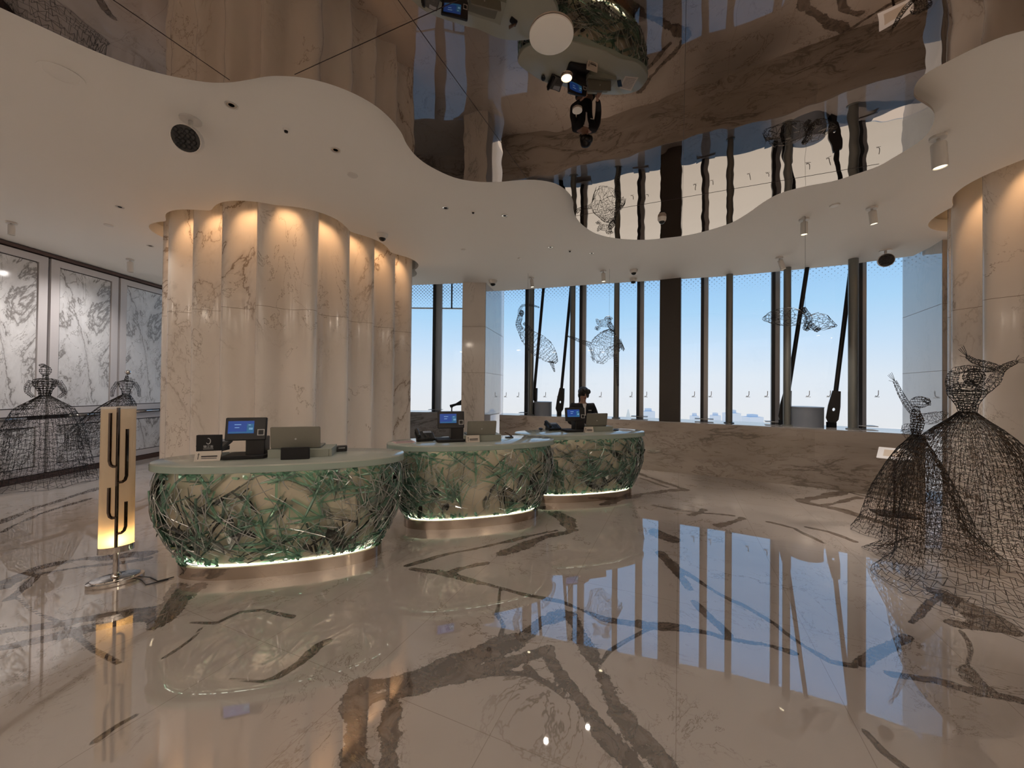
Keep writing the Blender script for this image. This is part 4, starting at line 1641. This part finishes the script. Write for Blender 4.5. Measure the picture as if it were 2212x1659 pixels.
# large dancer by the fluted column on the window side
f1 = thing('wire_sculpture', 'large dark wire mesh dancer in a wide trailing gown with arms over her head', 'sculpture', (4.05, 3.42, 0), 0, 'wire mesh dancers')
tab1 = [(0, .055, 1.42, 0, 0), (.06, .11, 1.36, 0, 0), (.12, .19, 1.29, 0, 0), (.2, .28, 1.19, 0, 0), (.35, .40, 1.0, 0, 0), (.55, .46, .74, 0, 0), (.75, .50, .40, 0, 0), (.88, .53, .12, 0, -.02), (1, .66, .02, -.03, -.06)]
tr1 = train_dir((4.05, 3.42), (3.55, 2.5))
MB().wires(honey(skirt(tab1, .07, 6, (tr1, .95), 1), 92, 38, .30, 1), .0019).build('gown', M_wire, f1)
tab1b = [(q[0], q[1] * .86 + .004, q[2], q[3] + .02, q[4] + .03) for q in tab1]
MB().wires(honey(skirt(tab1b, .10, 5, (tr1, .6), 2, 1.0), 70, 26, .32, 2), .0019).build('under_gown', M_rust, f1)
Eb = path_tube([(0, 0, 1.42), (-.005, 0, 1.50), (-.01, 0, 1.57), (-.01, 0, 1.63), (0, 0, 1.67)], [.055, .07, .115, .125, .06], 14, 9, 3)
Eb += path_tube([(0, 0, 1.42), (-.005, 0, 1.50), (-.01, 0, 1.57), (-.01, 0, 1.62)], [.045, .05, .085, .09], 12, 9, 4)
MB().wires(Eb, .0028).build('bodice', M_wire, f1)
MB().wires(path_tube([(0, 0, 1.64), (.02, 0, 1.70)], [.035, .03], 8, 3, 5) + ball_wire((.045, -.01, 1.735), (.065, .07, .075), 12, 7, 6) + ball_wire((.05, -.01, 1.735), (.045, .05, .055), 9, 6, 7), .0026).build('head', M_wire, f1)
MB().wires(path_tube([(-.11, 0, 1.60), (-.165, -.02, 1.69), (-.15, -.03, 1.785), (-.04, -.04, 1.81), (.10, -.03, 1.80), (.20, -.02, 1.80)], [.045, .04, .034, .03, .026, .02], 7, 24, 8), .0022).build('arm', M_wire, f1)
MB().wires(path_tube([(.11, 0, 1.60), (.20, -.02, 1.68), (.245, -.03, 1.79), (.30, -.03, 1.83), (.40, -.02, 1.87)], [.045, .042, .034, .026, .018], 7, 20, 9) + hand((.40, -.02, 1.87), (1, 0, .25), .9, .002), .0022).build('arm', M_wire, f1)
MB().wires(path_tube([(.24, -.03, 1.81), (.10, -.04, 1.85), (.0, -.05, 1.87), (-.06, -.05, 1.91)], [.03, .028, .022, .014], 7, 14, 10) + hand((-.06, -.05, 1.91), (-.6, 0, .8), .9, .002), .0022).build('scarf', M_wire, f1)
# small dancer beside it
f2 = thing('wire_sculpture', 'smaller brown wire mesh dancer with one arm raised, behind the little sign stand', 'sculpture', (4.43, 4.22, 0), 0, 'wire mesh dancers')
tab2 = [(0, .03, 1.13, 0, 0), (.1, .075, 1.06, 0, 0), (.25, .14, .97, -.01, 0), (.45, .22, .80, -.02, 0), (.7, .335, .50, -.03, 0), (.88, .43, .15, -.03, -.02), (1, .52, .02, -.03, -.05)]
tr2 = train_dir((4.43, 4.22), (4.2, 3.7))
MB().wires(honey(skirt(tab2, .08, 5, (tr2, .35), 3, .5), 66, 21, .30, 11), .0022).build('gown', M_wire, f2)
MB().wires(honey(skirt([(q[0], q[1] * .82, q[2], q[3] + .03, q[4]) for q in tab2], .10, 6, (tr2, .2), 4, 1.7), 36, 13, .34, 12), .0018).build('under_gown', M_rust, f2)
MB().wires(path_tube([(0, 0, 1.12), (.01, 0, 1.20), (.02, 0, 1.27), (.0, 0, 1.34), (.0, 0, 1.40)], [.032, .05, .055, .045, .028], 10, 11, 13) + path_tube([(0, 0, 1.12), (.01, 0, 1.20), (.02, 0, 1.27), (.0, 0, 1.34)], [.02, .03, .035, .03], 8, 10, 14), .003).build('bodice', M_rust, f2)
MB().wires(path_tube([(0, 0, 1.38), (.01, 0, 1.44)], [.03, .03], 7, 3, 15) + ball_wire((.045, 0, 1.485), (.085, .07, .062), 11, 6, 16) + path_tube([(.08, 0, 1.52), (.13, 0, 1.50), (.15, 0, 1.45)], [.02, .03, .01], 6, 4, 17), .0022).build('head', M_wire, f2)
MB().wires(path_tube([(-.02, 0, 1.36), (-.10, 0, 1.46), (-.18, -.01, 1.58), (-.25, -.02, 1.71)], [.03, .03, .024, .016], 7, 20, 18) + hand((-.25, -.02, 1.71), (-.6, 0, .8), .9, .002), .0022).build('arm', M_wire, f2)
MB().wires(path_tube([(.03, 0, 1.33), (.12, -.02, 1.30), (.20, -.03, 1.33), (.30, -.03, 1.37)], [.03, .07, .055, .02], 9, 12, 19) + path_tube([(-.03, 0, 1.22), (-.13, -.02, 1.20), (-.10, -.03, 1.12), (0, 0, 1.13)], [.03, .05, .05, .03], 8, 9, 20), .0016).build('sleeve', M_wire, f2)
# standing dress by the door panels
f3 = thing('wire_sculpture', 'tall black wire mesh lady in a bell shaped gown before the marble doors', 'sculpture', (-7.28, 6.0, 0), R(40), 'wire mesh dancers')
tab3 = [(0, .06, 1.40, 0, 0), (.06, .13, 1.34, 0, 0), (.2, .31, 1.20, 0, 0), (.4, .41, .92, 0, 0), (.65, .46, .55, 0, 0), (.85, .52, .20, 0, 0), (1, .56, .02, 0, 0)]
MB().wires(honey(skirt(tab3, .06, 6, (-pi / 2 - R(40), .25), 5, .3, .82), 62, 24, .28, 21), .0024).build('gown', M_wire, f3)
MB().wires(honey(skirt([(q[0], q[1] * .85, q[2], q[3], q[4]) for q in tab3], .08, 5, (-pi / 2 - R(40), .1), 6, 1.2, .82), 34, 12, .30, 22), .0018).build('under_gown', M_wire, f3)
MB().wires(path_tube([(0, 0, 1.40), (0, 0, 1.48), (0, 0, 1.57), (0, 0, 1.64), (0, 0, 1.67)], [.06, .075, .125, .14, .06], 14, 9, 23) + path_tube([(0, 0, 1.40), (0, 0, 1.48), (0, 0, 1.57), (0, 0, 1.63)], [.05, .06, .10, .11], 12, 9, 24), .0036).build('bodice', M_wire, f3)
MB().wires(path_tube([(0, 0, 1.65), (0, 0, 1.73)], [.035, .028], 7, 4, 25) + ball_wire((0, 0, 1.79), (.065, .065, .08), 10, 7, 26) + ball_wire((-.03, 0, 1.87), (.04, .04, .025), 7, 4, 27), .0028).build('head', M_wire, f3)
MB().wires(path_tube([(.13, 0, 1.62), (.19, -.02, 1.52), (.21, -.03, 1.45), (.15, -.04, 1.37)], [.045, .035, .03, .02], 7, 14, 28), .0024).build('arm', M_wire, f3)
MB().wires(path_tube([(-.13, 0, 1.62), (-.17, -.02, 1.54), (-.17, -.03, 1.46), (-.11, -.04, 1.38)], [.045, .035, .03, .02], 7, 14, 29), .0024).build('arm', M_wire, f3)
# second lady behind the lamp, gown swept aside
f4 = thing('wire_sculpture', 'wire mesh lady with a shiny ball head and swept gown, partly behind the floor lamp', 'sculpture', (-7.2, 7.18, 0), R(40), 'wire mesh dancers')
tab4 = [(0, .05, 1.40, 0, 0), (.1, .12, 1.33, -.03, 0), (.25, .22, 1.22, -.08, 0), (.5, .32, .98, -.22, 0), (.75, .36, .74, -.34, 0), (1, .30, .46, -.36, 0)]
MB().wires(honey(skirt(tab4, .10, 5, (pi, .3), 7, .3), 46, 18, .30, 31), .0025).build('gown', M_wire, f4)
MB().wires(honey(skirt([(q[0], q[1] * .8, q[2], q[3], q[4]) for q in tab4], .10, 5, (pi, .2), 7, 1.3), 32, 12, .30, 32), .0020).build('under_gown', M_rust, f4)
MB().wires(path_tube([(0, 0, 1.38), (0, 0, 1.47), (0, 0, 1.56), (0, 0, 1.63), (0, 0, 1.66)], [.05, .06, .10, .12, .05], 12, 9, 33), .0034).build('bodice', M_wire, f4)
hb = MB().wires(path_tube([(0, 0, 1.64), (.01, 0, 1.75)], [.035, .016], 7, 5, 34), .004)
hb.build('neck', M_wire, f4)
MB().ball((.02, 0, 1.81), .045, 16, 10).build('head', M_chrome, f4, True)
for s in (-1, 1):
    MB().wires(path_tube([(s * .11, 0, 1.62), (s * .17, -.02, 1.50), (s * .18, -.02, 1.36)], [.035, .03, .02], 6, 12, 35 + s), .0026).build('arm', M_wire, f4)
MB().lathe([(.10, 0), (.10, .012), (.014, .016), (.012, .9)], 16).build('support', M_strut, f4, True)

# three hanging figures; each hangs from a thin wire
def hang(o, top, at):
    z = CEIL - at[2]
    return MB().tube([top, (top[0], top[1], CEIL - o.location.z)], .0015, 5).build('hanging_wire', M_strut, o)


def px_local(o, px, py):
    y = o.location.y
    q = at_y(px, py, y)
    return Vector((q.x - o.location.x, 0, q.z - o.location.z))


h1 = thing('wire_sculpture', 'hanging wire dancer diving with a long leaf shaped skirt beside the polished return wall', 'sculpture', at_y(1150, 720, 7.3), 0, 'hanging wire dancers')
L = lambda x, y, dy=0: px_local(h1, x, y) + Vector((0, dy, 0))
MB().wires(path_tube([L(1124, 712), L(1140, 728), L(1158, 742), L(1175, 755), L(1192, 772), L(1203, 783)], [.06, .15, .20, .20, .13, .03], 18, 17, 41, .7, .32), .0026).build('skirt', M_wire, h1)
MB().wires(path_tube([L(1127, 672), L(1122, 690), L(1119, 700), L(1124, 712)], [.03, .055, .05, .06], 10, 10, 42) + path_tube([L(1131, 698), L(1140, 705), L(1150, 715)], [.03, .025, .02], 6, 7, 43), .0034).build('bodice', M_wire, h1)
MB().wires(ball_wire(L(1127, 676), (.045, .04, .055), 8, 6, 44), .003).build('head', M_wire, h1)
MB().wires(path_tube([L(1121, 685), L(1122, 670), L(1128, 660), L(1140, 659), L(1152, 660), L(1165, 664)], [.03, .028, .024, .02, .018, .012], 6, 20, 45), .0024).build('arm', M_wire, h1)
MB().wires(path_tube([L(1190, 780), L(1194, 790), L(1198, 803)], [.035, .03, .012], 6, 8, 46), .0036).build('foot', M_wire, h1)
hang(h1, L(1140, 660), h1.location)

h2 = thing('wire_sculpture', 'hanging wire dancer with a wide fanned skirt above the clerk', 'sculpture', at_y(1310, 735, 7.0), 0, 'hanging wire dancers')
L = lambda x, y, dy=0: px_local(h2, x, y) + Vector((0, dy, 0))
MB().wires(path_tube([L(1322, 712), L(1316, 725), L(1312, 740), L(1310, 756), L(1322, 768)], [.04, .17, .28, .33, .22], 30, 12, 51, .8, .32), .0026).build('skirt', M_wire, h2)
MB().wires(path_tube([L(1315, 697), L(1320, 706), L(1325, 716)], [.04, .045, .04], 9, 7, 52), .0036).build('bodice', M_wire, h2)
MB().wires(ball_wire(L(1316, 693), (.035, .04, .045), 8, 5, 53) + path_tube([L(1306, 690), L(1311, 686), L(1318, 686), L(1322, 690)], [.02, .03, .03, .02], 7, 8, 54), .0026).build('head', M_wire, h2)
MB().wires(path_tube([L(1318, 702), L(1302, 698), L(1294, 698), L(1288, 689)], [.04, .07, .05, .012], 8, 12, 55) + path_tube([L(1290, 705), L(1288, 712), L(1296, 706)], [.03, .04, .03], 6, 6, 56), .0022).build('arm', M_wire, h2)
MB().wires(path_tube([L(1274, 744), L(1256, 738), L(1240, 731), L(1223, 725)], [.05, .03, .022, .010], 7, 20, 57), .0026).build('leg', M_wire, h2)
MB().wires(path_tube([L(1328, 765), L(1332, 795), L(1334, 818), L(1335, 834)], [.04, .024, .022, .016], 6, 22, 58), .0030).build('leg', M_wire, h2)
hang(h2, L(1316, 686), h2.location)

h3 = thing('wire_sculpture', 'low flying wire figure with two spread wings near the ceiling spotlights', 'sculpture', at_y(1735, 690, 4.8), 0, 'hanging wire dancers')
L = lambda x, y, dy=0: px_local(h3, x, y) + Vector((0, dy, 0))
MB().wires(path_tube([L(1650, 689), L(1668, 685), L(1690, 683), L(1712, 686), L(1734, 692)], [.02, .075, .11, .11, .05], 12, 9, 61, 1.6, .26), .0022).build('wing', M_wire, h3)
MB().wires(path_tube([L(1745, 690), L(1762, 694), L(1780, 700), L(1806, 704)], [.05, .115, .08, .012], 12, 7, 62, 1.5, .26), .0022).build('wing', M_wire, h3)
MB().wires(path_tube([L(1735, 665), L(1740, 674), L(1747, 684), L(1748, 697)], [.025, .03, .035, .03], 7, 12, 63) + path_tube([L(1736, 664), L(1734, 671), L(1740, 674)], [.015, .02, .015], 5, 5, 64), .0028).build('body', M_wire, h3)
MB().wires(path_tube([L(1746, 696), L(1739, 706), L(1744, 714), L(1750, 700)], [.02, .03, .025, .02], 6, 12, 65), .0024).build('leg', M_wire, h3)
MB().wires(path_tube([L(1748, 696), L(1758, 706), L(1764, 715), L(1770, 708)], [.02, .026, .024, .02], 6, 12, 66), .0024).build('leg', M_wire, h3)
hang(h3, L(1739, 664), h3.location)

# little sign stand
p = fl(1932, 1113)
t = thing('sign_stand', 'slim rust brown sign stand with a tilted white panel, before the small wire dancer', 'stand', p, R(-20))
MB().box((0, 0, .012), (.40, .26, .024)).build('base_plate', M_bronze, t)
MB().tube([(0, 0, .02), (0, 0, .76)], .013, 8).build('post', M_bronze, t, True)
T = Matrix.Translation((0, 0, .79)) @ Matrix.Rotation(R(20), 4, 'Z') @ Vector((-.42, -.34, .84)).to_track_quat('Z', 'Y').to_matrix().to_4x4()
MB().rbox((0, 0, 0), (.32, .23, .012), .01, T).build('panel', M_glasspanel, t)
MB().box((0, 0, .0065), (.20, .13, .001), T).build('caption_sheet', M_paper, t)

# ---------------------------------------------------------------- ceiling fixtures
def spot_light(name, loc, aim, power, col, size, blend=.6, radius=.03, parent=None):
    d = bpy.data.lights.new(name, 'SPOT')
    d.energy = power
    d.color = col
    d.spot_size = R(size)
    d.spot_blend = blend
    d.shadow_soft_size = radius
    o = bpy.data.objects.new(name, d)
    C.objects.link(o)
    o.location = loc
    o.rotation_euler = (Vector(aim) - Vector(loc)).to_track_quat('-Z', 'Y').to_euler()
    o['kind'] = 'helper'
    return o


SPOTS = [(25, 480, 25, 508, 'white spotlight tube over the marble doors at the edge of the picture', .10, 0),
         (281, 560, 282, 588, 'white spotlight tube over the doors, close to the large fluted column', .10, 0),
         (1148, 600, 1150, 620, 'small lit spotlight tube before the window above the diving wire dancer', .11, 1),
         (1303, 585, 1304, 608, 'lit spotlight tube above the wire dancer with the fanned skirt', .11, 1),
         (1683, 556, 1692, 582, 'lit spotlight tube tilted towards the window, by the paired post', .11, 1),
         (1737, 473, 1737, 507, 'lit spotlight tube hanging straight under the edge of the ceiling mirror', .11, 1),
         (1883, 448, 1888, 484, 'lit spotlight tube between the flush disc and the fluted column', .11, 1),
         (2026, 295, 2031, 362, 'large lit spotlight tube nearest the end of the ceiling mirror', .12, 1)]
for x0, y0, x1, y1, lab, ln, lit in SPOTS:
    top = at_h(x0, y0, CEIL)
    t = thing('ceiling_spotlight', lab, 'spotlight', top, 0, 'tube spotlights on the ceiling')
    q = at_y(x1, y1, top.y)
    end = Vector((q.x - top.x, 0, q.z - top.z))
    LL = end.length
    d = end.normalized()
    MB().lathe([(.055, -.022), (.055, 0)], 20).build('canopy', M_white, t, True, angle=40)
    MB().tube([(0, 0, -.015), d * (LL * .28)], .012, 8).build('stem', M_white, t, True)
    r = LL * .19
    TT = d.to_track_quat('-Z', 'Y').to_matrix().to_4x4()
    bd = MB().lathe([(r * .9, -LL * .22), (r, -LL * .26), (r, -LL), (r * .88, -LL), (r * .80, -LL * .97)], 20, TT, False)
    bd.add([(r * .9 * cos(k * pi / 10), r * .9 * sin(k * pi / 10), -LL * .22) for k in range(20)], [tuple(range(20))], TT)
    bd.build('tube', M_white, t, True, angle=40)
    MB().add([(r * .80 * cos(k * pi / 10), r * .80 * sin(k * pi / 10), -LL * .97) for k in range(20)], [tuple(range(20))[::-1]], TT).build('lens', M_lampglow if lit else M_offlens, t)
    if lit:
        spot_light('spot', top + d * (LL + .02), top + d * 4, TRACK_W, SOFT, 50, .8, .03)
    else:
        spot_light('added_wash', top + d * (LL + .03), (XL, top.y - .2, 1.3), DAYWASH_W, (1, .94, .90), 120, .9, .05)  # added light on the doors, standing in for daylight

# dark-faced floodlights hung from the ceiling
for x0, y0, x1, y1, rad, face, lab in ((412, 258, 404, 300, .105, (.30, -.85, -.45), 'round floodlight with a black lens face hanging over the large fluted column'),
                                       (1913, 541, 1914, 562, .10, (-.55, -.75, -.2), 'round floodlight with a black lens face hanging before the window')):
    top = at_h(x0, y0, CEIL)
    q = at_y(x1, y1, top.y)
    t = thing('ceiling_floodlight', lab, 'floodlight', top, 0, 'round floodlights on the ceiling')
    c = Vector((q.x - top.x, 0, q.z - top.z))
    MB().lathe([(.075, -.014), (.075, 0)], 24).build('canopy', M_white, t, True, angle=40)
    MB().tube([(0, 0, -.01), (0, 0, c.z + rad * .8)], .016, 10).build('stem', M_white, t, True)
    d = Vector(face).normalized()
    TT = Matrix.Translation(c) @ d.to_track_quat('Z', 'Y').to_matrix().to_4x4()
    MB().lathe([(rad * .7, -.06), (rad, -.045), (rad, .028), (rad * .93, .028)], 28, TT).build('housing', M_white, t, True, angle=35)
    fc = MB().lathe([(rad * .93, .022), (rad * .93, .029)], 28, TT).build('lens_face', M_grille, t, True, angle=35)
    lb = MB()
    rr = rad * .17
    for i in range(4):
        for j in range(4):
            if (i in (0, 3)) and (j in (0, 3)):
                pass
            lb.lathe([(rr, .029), (rr, .033), (rr * .4, .031)], 10, TT @ Matrix.Translation(((i - 1.5) * rr * 2.1, (j - 1.5) * rr * 2.1, 0)))
    lb.build('lenses', M_black, fc, True)

# recessed downlights
DOWN = [(500, 227, 'shiny recessed downlight between the black floodlight and the ceiling mirror'), (725, 324, 'shiny recessed downlight above the middle of the fluted column'),
        (962, 449, 'recessed downlight before the small sensor over the middle desk'), (1090, 466, 'recessed downlight past the small sensor over the middle desk'),
        (1189, 534, 'small recessed downlight over the far desk, on the column side of a sensor'), (1278, 547, 'small recessed downlight over the far desk, on the window side of a sensor'),
        (259, 447, 'small recessed downlight between the floodlight and the marble doors'), (325, 531, 'tiny recessed downlight close beside the fluted column, by the doors')]


def downlight(x, y, lab, r=.045, h=CEIL, glow=None):
    p = at_h(x, y, h)
    t = thing('recessed_downlight', lab, 'downlight', p, 0, 'recessed ceiling downlights')
    MB().rings([ell(r, r, -.001, 24), ell(r, r, -.006, 24), ell(r * .84, r * .84, -.006, 24), ell(r * .80, r * .80, -.001, 24)]).build('trim_ring', M_white, t, True, angle=30)
    MB().rings([ell(r * .82, r * .82, -.002, 24), ell(r * .45, r * .45, -.0012, 24)]).build('reflector', M_offlens, t, True)
    MB().rings([ell(r * .46, r * .46, -.0014, 24), ell(r * .1, r * .1, -.0014, 24)], True, True).build('lamp', glow or M_black, t)
    return t


for x, y, lab in DOWN:
    downlight(x, y, lab, glow=M_offlens)
    q = at_h(x, y, CEIL - .02)
    spot_light('down_spot', q, (q.x, q.y, 0), DOWN_W, SOFT, 110, .7, .03)
for x, y, lab in ((618, 280, 'small dark sensor between the two shiny downlights near the mirror edge'), (1022, 457, 'small dark sensor between the two downlights over the middle desk'), (1231, 541, 'small dark sensor between the two downlights over the far desk')):
    p = at_h(x, y, CEIL)
    t = thing('ceiling_sensor', lab, 'sensor', p, 0, 'small ceiling sensors')
    MB().lathe([(.026, 0), (.024, -.008), (.018, -.012)], 16).build('rim', M_white, t, True, angle=40)
    MB().lathe([(.016, -.010), (.014, -.024), (.004, -.028)], 12).build('eye', M_black, t, True, angle=40)
for x, y, r, lab in ((762, 378, .05, 'faint flush ceiling disc above the fluted column'), (235, 486, .05, 'small flush ceiling disc over the marble doors'), (1001, 539, .035, 'small flush ceiling disc over the desk between the fluted column and the pillar'),
                     (1803, 443, .05, 'white flush ceiling disc between two lit spotlight tubes'), (1122, 558, .03, 'tiny flush ceiling disc near the dome cameras')):
    p = at_h(x, y, CEIL)
    t = thing('smoke_detector', lab, 'detector', p, 0, 'flush discs on the ceiling')
    MB().lathe([(r, 0), (r, -.006), (r * .9, -.012), (r * .3, -.014)], 24).build('cover', M_white, t, True, angle=30)
    MB().rings([ell(r * 1.06, r * 1.06, -.001, 24), ell(r * 1.06, r * 1.06, -.003, 24)], True, True).build('ring', M_ceil, t)
# round speaker grille
p = at_h(133, 160, CEIL)
t = thing('ceiling_speaker', 'round white flush speaker grille near the mirror edge above the doors', 'speaker', p)
MB().rings([ell(.115, .115, -.001, 36), ell(.115, .115, -.006, 36), ell(.088, .088, -.006, 36), ell(.085, .085, -.002, 36)]).build('rim', M_ceil, t, True, angle=30)
MB().lathe([(.085, -.002), (.02, -.003)], 36).build('grille', M_ceil, t)
# dome cameras
for x, y, lab, s in ((826, 506, 'white dome camera with a black eye by the fluted column', 1.0), (1065, 606, 'white dome camera over the return wall beside the marble pillar', 1.15), (1369, 583, 'white dome camera before the window, upper of the two in line', .95), (1368, 602, 'white dome camera close to the window head under its twin', 1.0)):
    p = at_h(x, y, CEIL)
    t = thing('dome_camera', lab, 'camera', p, 0, 'dome cameras on the ceiling')
    t.scale = (s, s, s)
    MB().lathe([(.078, 0), (.072, -.03), (.058, -.055), (.052, -.06)], 24).build('housing', M_white, t, True, angle=40)
    MB().ball((0, 0, -.058), (.048, .048, .042), 18, 10).build('eye', M_grille, t, True)
# fittings set in the mirror
p = at_h(1191, 74, MIRROR)
t = thing('mirror_disc', 'large round taupe disc set in the ceiling mirror beside the mirrored far desk', 'disc', p)
MB().lathe([(.128, -.002), (.128, -.012), (.120, -.016), (.004, -.016)], 48).build('cover', M_ceil, t, True, angle=30)
p = at_h(1247, 237, MIRROR)
t = thing('mirror_disc', 'small round white disc set in the ceiling mirror over the clerk', 'disc', p)
MB().lathe([(.036, -.002), (.036, -.010), (.003, -.012)], 28).build('cover', M_white, t, True, angle=30)
p = at_h(1224, 166, MIRROR)
t = thing('recessed_downlight', 'bright ribbed downlight set in the ceiling mirror above the mirrored till', 'downlight', p, 0, 'recessed ceiling downlights')
MB().rings([ell(.040, .040, -.002, 28), ell(.040, .040, -.010, 28), ell(.035, .035, -.010, 28), ell(.034, .034, -.003, 28)]).build('trim_ring', M_chrome, t, True, angle=30)
MB().rings([ell(.034, .034, -.003, 28), ell(.008, .008, -.0035, 28)], True, True).build('reflector', M_warmglow, t)
p = at_h(1430, 470, MIRROR)
t = thing('dome_camera', 'white dome camera mounted on the ceiling mirror against the mirrored dark pillar', 'camera', p, 0, 'dome cameras on the ceiling')
MB().lathe([(.050, 0), (.048, -.03), (.036, -.05)], 24).build('housing', M_white, t, True, angle=40)
MB().ball((0, 0, -.05), (.034, .034, .028), 18, 10).build('eye', M_grille, t, True)


# warm downlights tucked in the slots round the fluted columns
def cove_lights(prof, n, group, lab, phase, pred, lp):
    N = len(prof)
    per = N // n
    outp = offset_loop(prof, .15)
    # one lamp in front of every hollow
    area = sum(prof[i][0] * prof[(i + 1) % N][1] - prof[(i + 1) % N][0] * prof[i][1] for i in range(N))
    for k in range(n):
        i = int(round((k + .5 - phase / (2 * pi)) * per)) % N
        x, y = outp[i]
        wx_, wy_ = prof[i]
        if not pred(x, y):
            continue
        t = thing('cove_downlight', lab, 'downlight', (x, y, CEIL + .335), 0, group)
        MB().rings([ell(.04, .04, 0, 20), ell(.04, .04, -.02, 20), ell(.03, .03, -.02, 20), ell(.028, .028, -.004, 20)]).build('trim_ring', M_white, t, True, angle=30)
        MB().rings([ell(.028, .028, -.005, 20), ell(.01, .01, -.005, 20)], True, True).build('lens', M_warmglow, t)
        spot_light('cove_spot', (x, y, CEIL + .30), (x + (wx_ - x) * .9, y + (wy_ - y) * .9, 2.9), COVE_W, WARM, 52, .9, .02)


cove_lights(prof1, n1, 'warm downlights round the large fluted column', 'warm downlight in the ceiling slot round the large fluted column behind the desks', .6, lambda x, y: y < 6.9 + 0 * x, COL1)
cove_lights(prof2, n2, 'warm downlights round the fluted column by the wire dancers', 'warm downlight in the ceiling slot round the fluted column by the wire dancers', .3, lambda x, y: x < 7.0 and y < 5.2 and y > 1.5, COL2)

# downlights added behind the camera to brighten the room
k = 0
for x in (-5.6, -2.2, 1.2, 4.6):
    for y in (-3.6, -2.2):
        k += 1
        t = thing('added_downlight', 'round downlight added for fill in the ceiling behind the viewpoint', 'downlight', (x, y, CEIL), 0, 'added downlights behind the viewpoint')
        MB().rings([ell(.16, .16, -.001, 32), ell(.16, .16, -.012, 32), ell(.14, .14, -.012, 32), ell(.14, .14, -.006, 32)]).build('trim_ring', M_white, t, True, angle=30)
        MB().rings([ell(.14, .14, -.006, 32), ell(.02, .02, -.006, 32)], True, True).build('lens', M_lampglow, t)
        d = bpy.data.lights.new('added_fill_light', 'AREA')
        d.shape = 'DISK'
        d.size = .26
        d.energy = FILL_DOWN_W
        d.color = SOFT
        o = bpy.data.objects.new('added_fill_light', d)
        C.objects.link(o)
        o.location = (x, y, CEIL - .02)
        o['kind'] = 'helper'

for x, y in ((-5.6, -2.6), (-2.0, -3.6), (2.2, -3.6), (6.0, -2.6)):  # uplighters added only to brighten the ceiling and room
    t = thing('added_uplighter', 'tall bronze uplighter added for fill behind the viewpoint', 'lamp', (x, y, 0), 0, 'added uplighters behind the viewpoint')
    MB().lathe([(.16, 0), (.16, .02), (.02, .03), (.016, 1.75)], 24).build('stand', M_bronze, t, True, angle=40)
    MB().lathe([(.02, 1.74), (.14, 1.80), (.20, 1.90), (.195, 1.90), (.13, 1.81), (.02, 1.76)], 28, None, False).build('bowl', M_bronze, t, True, angle=60)
    MB().ball((0, 0, 1.80), .035, 12, 8).build('bulb', M_lampglow, t, True)
    spot_light('added_uplight', (x, y, 1.86), (x, y, 4), FILL_UP_W, SOFT, 125, .5, .06)
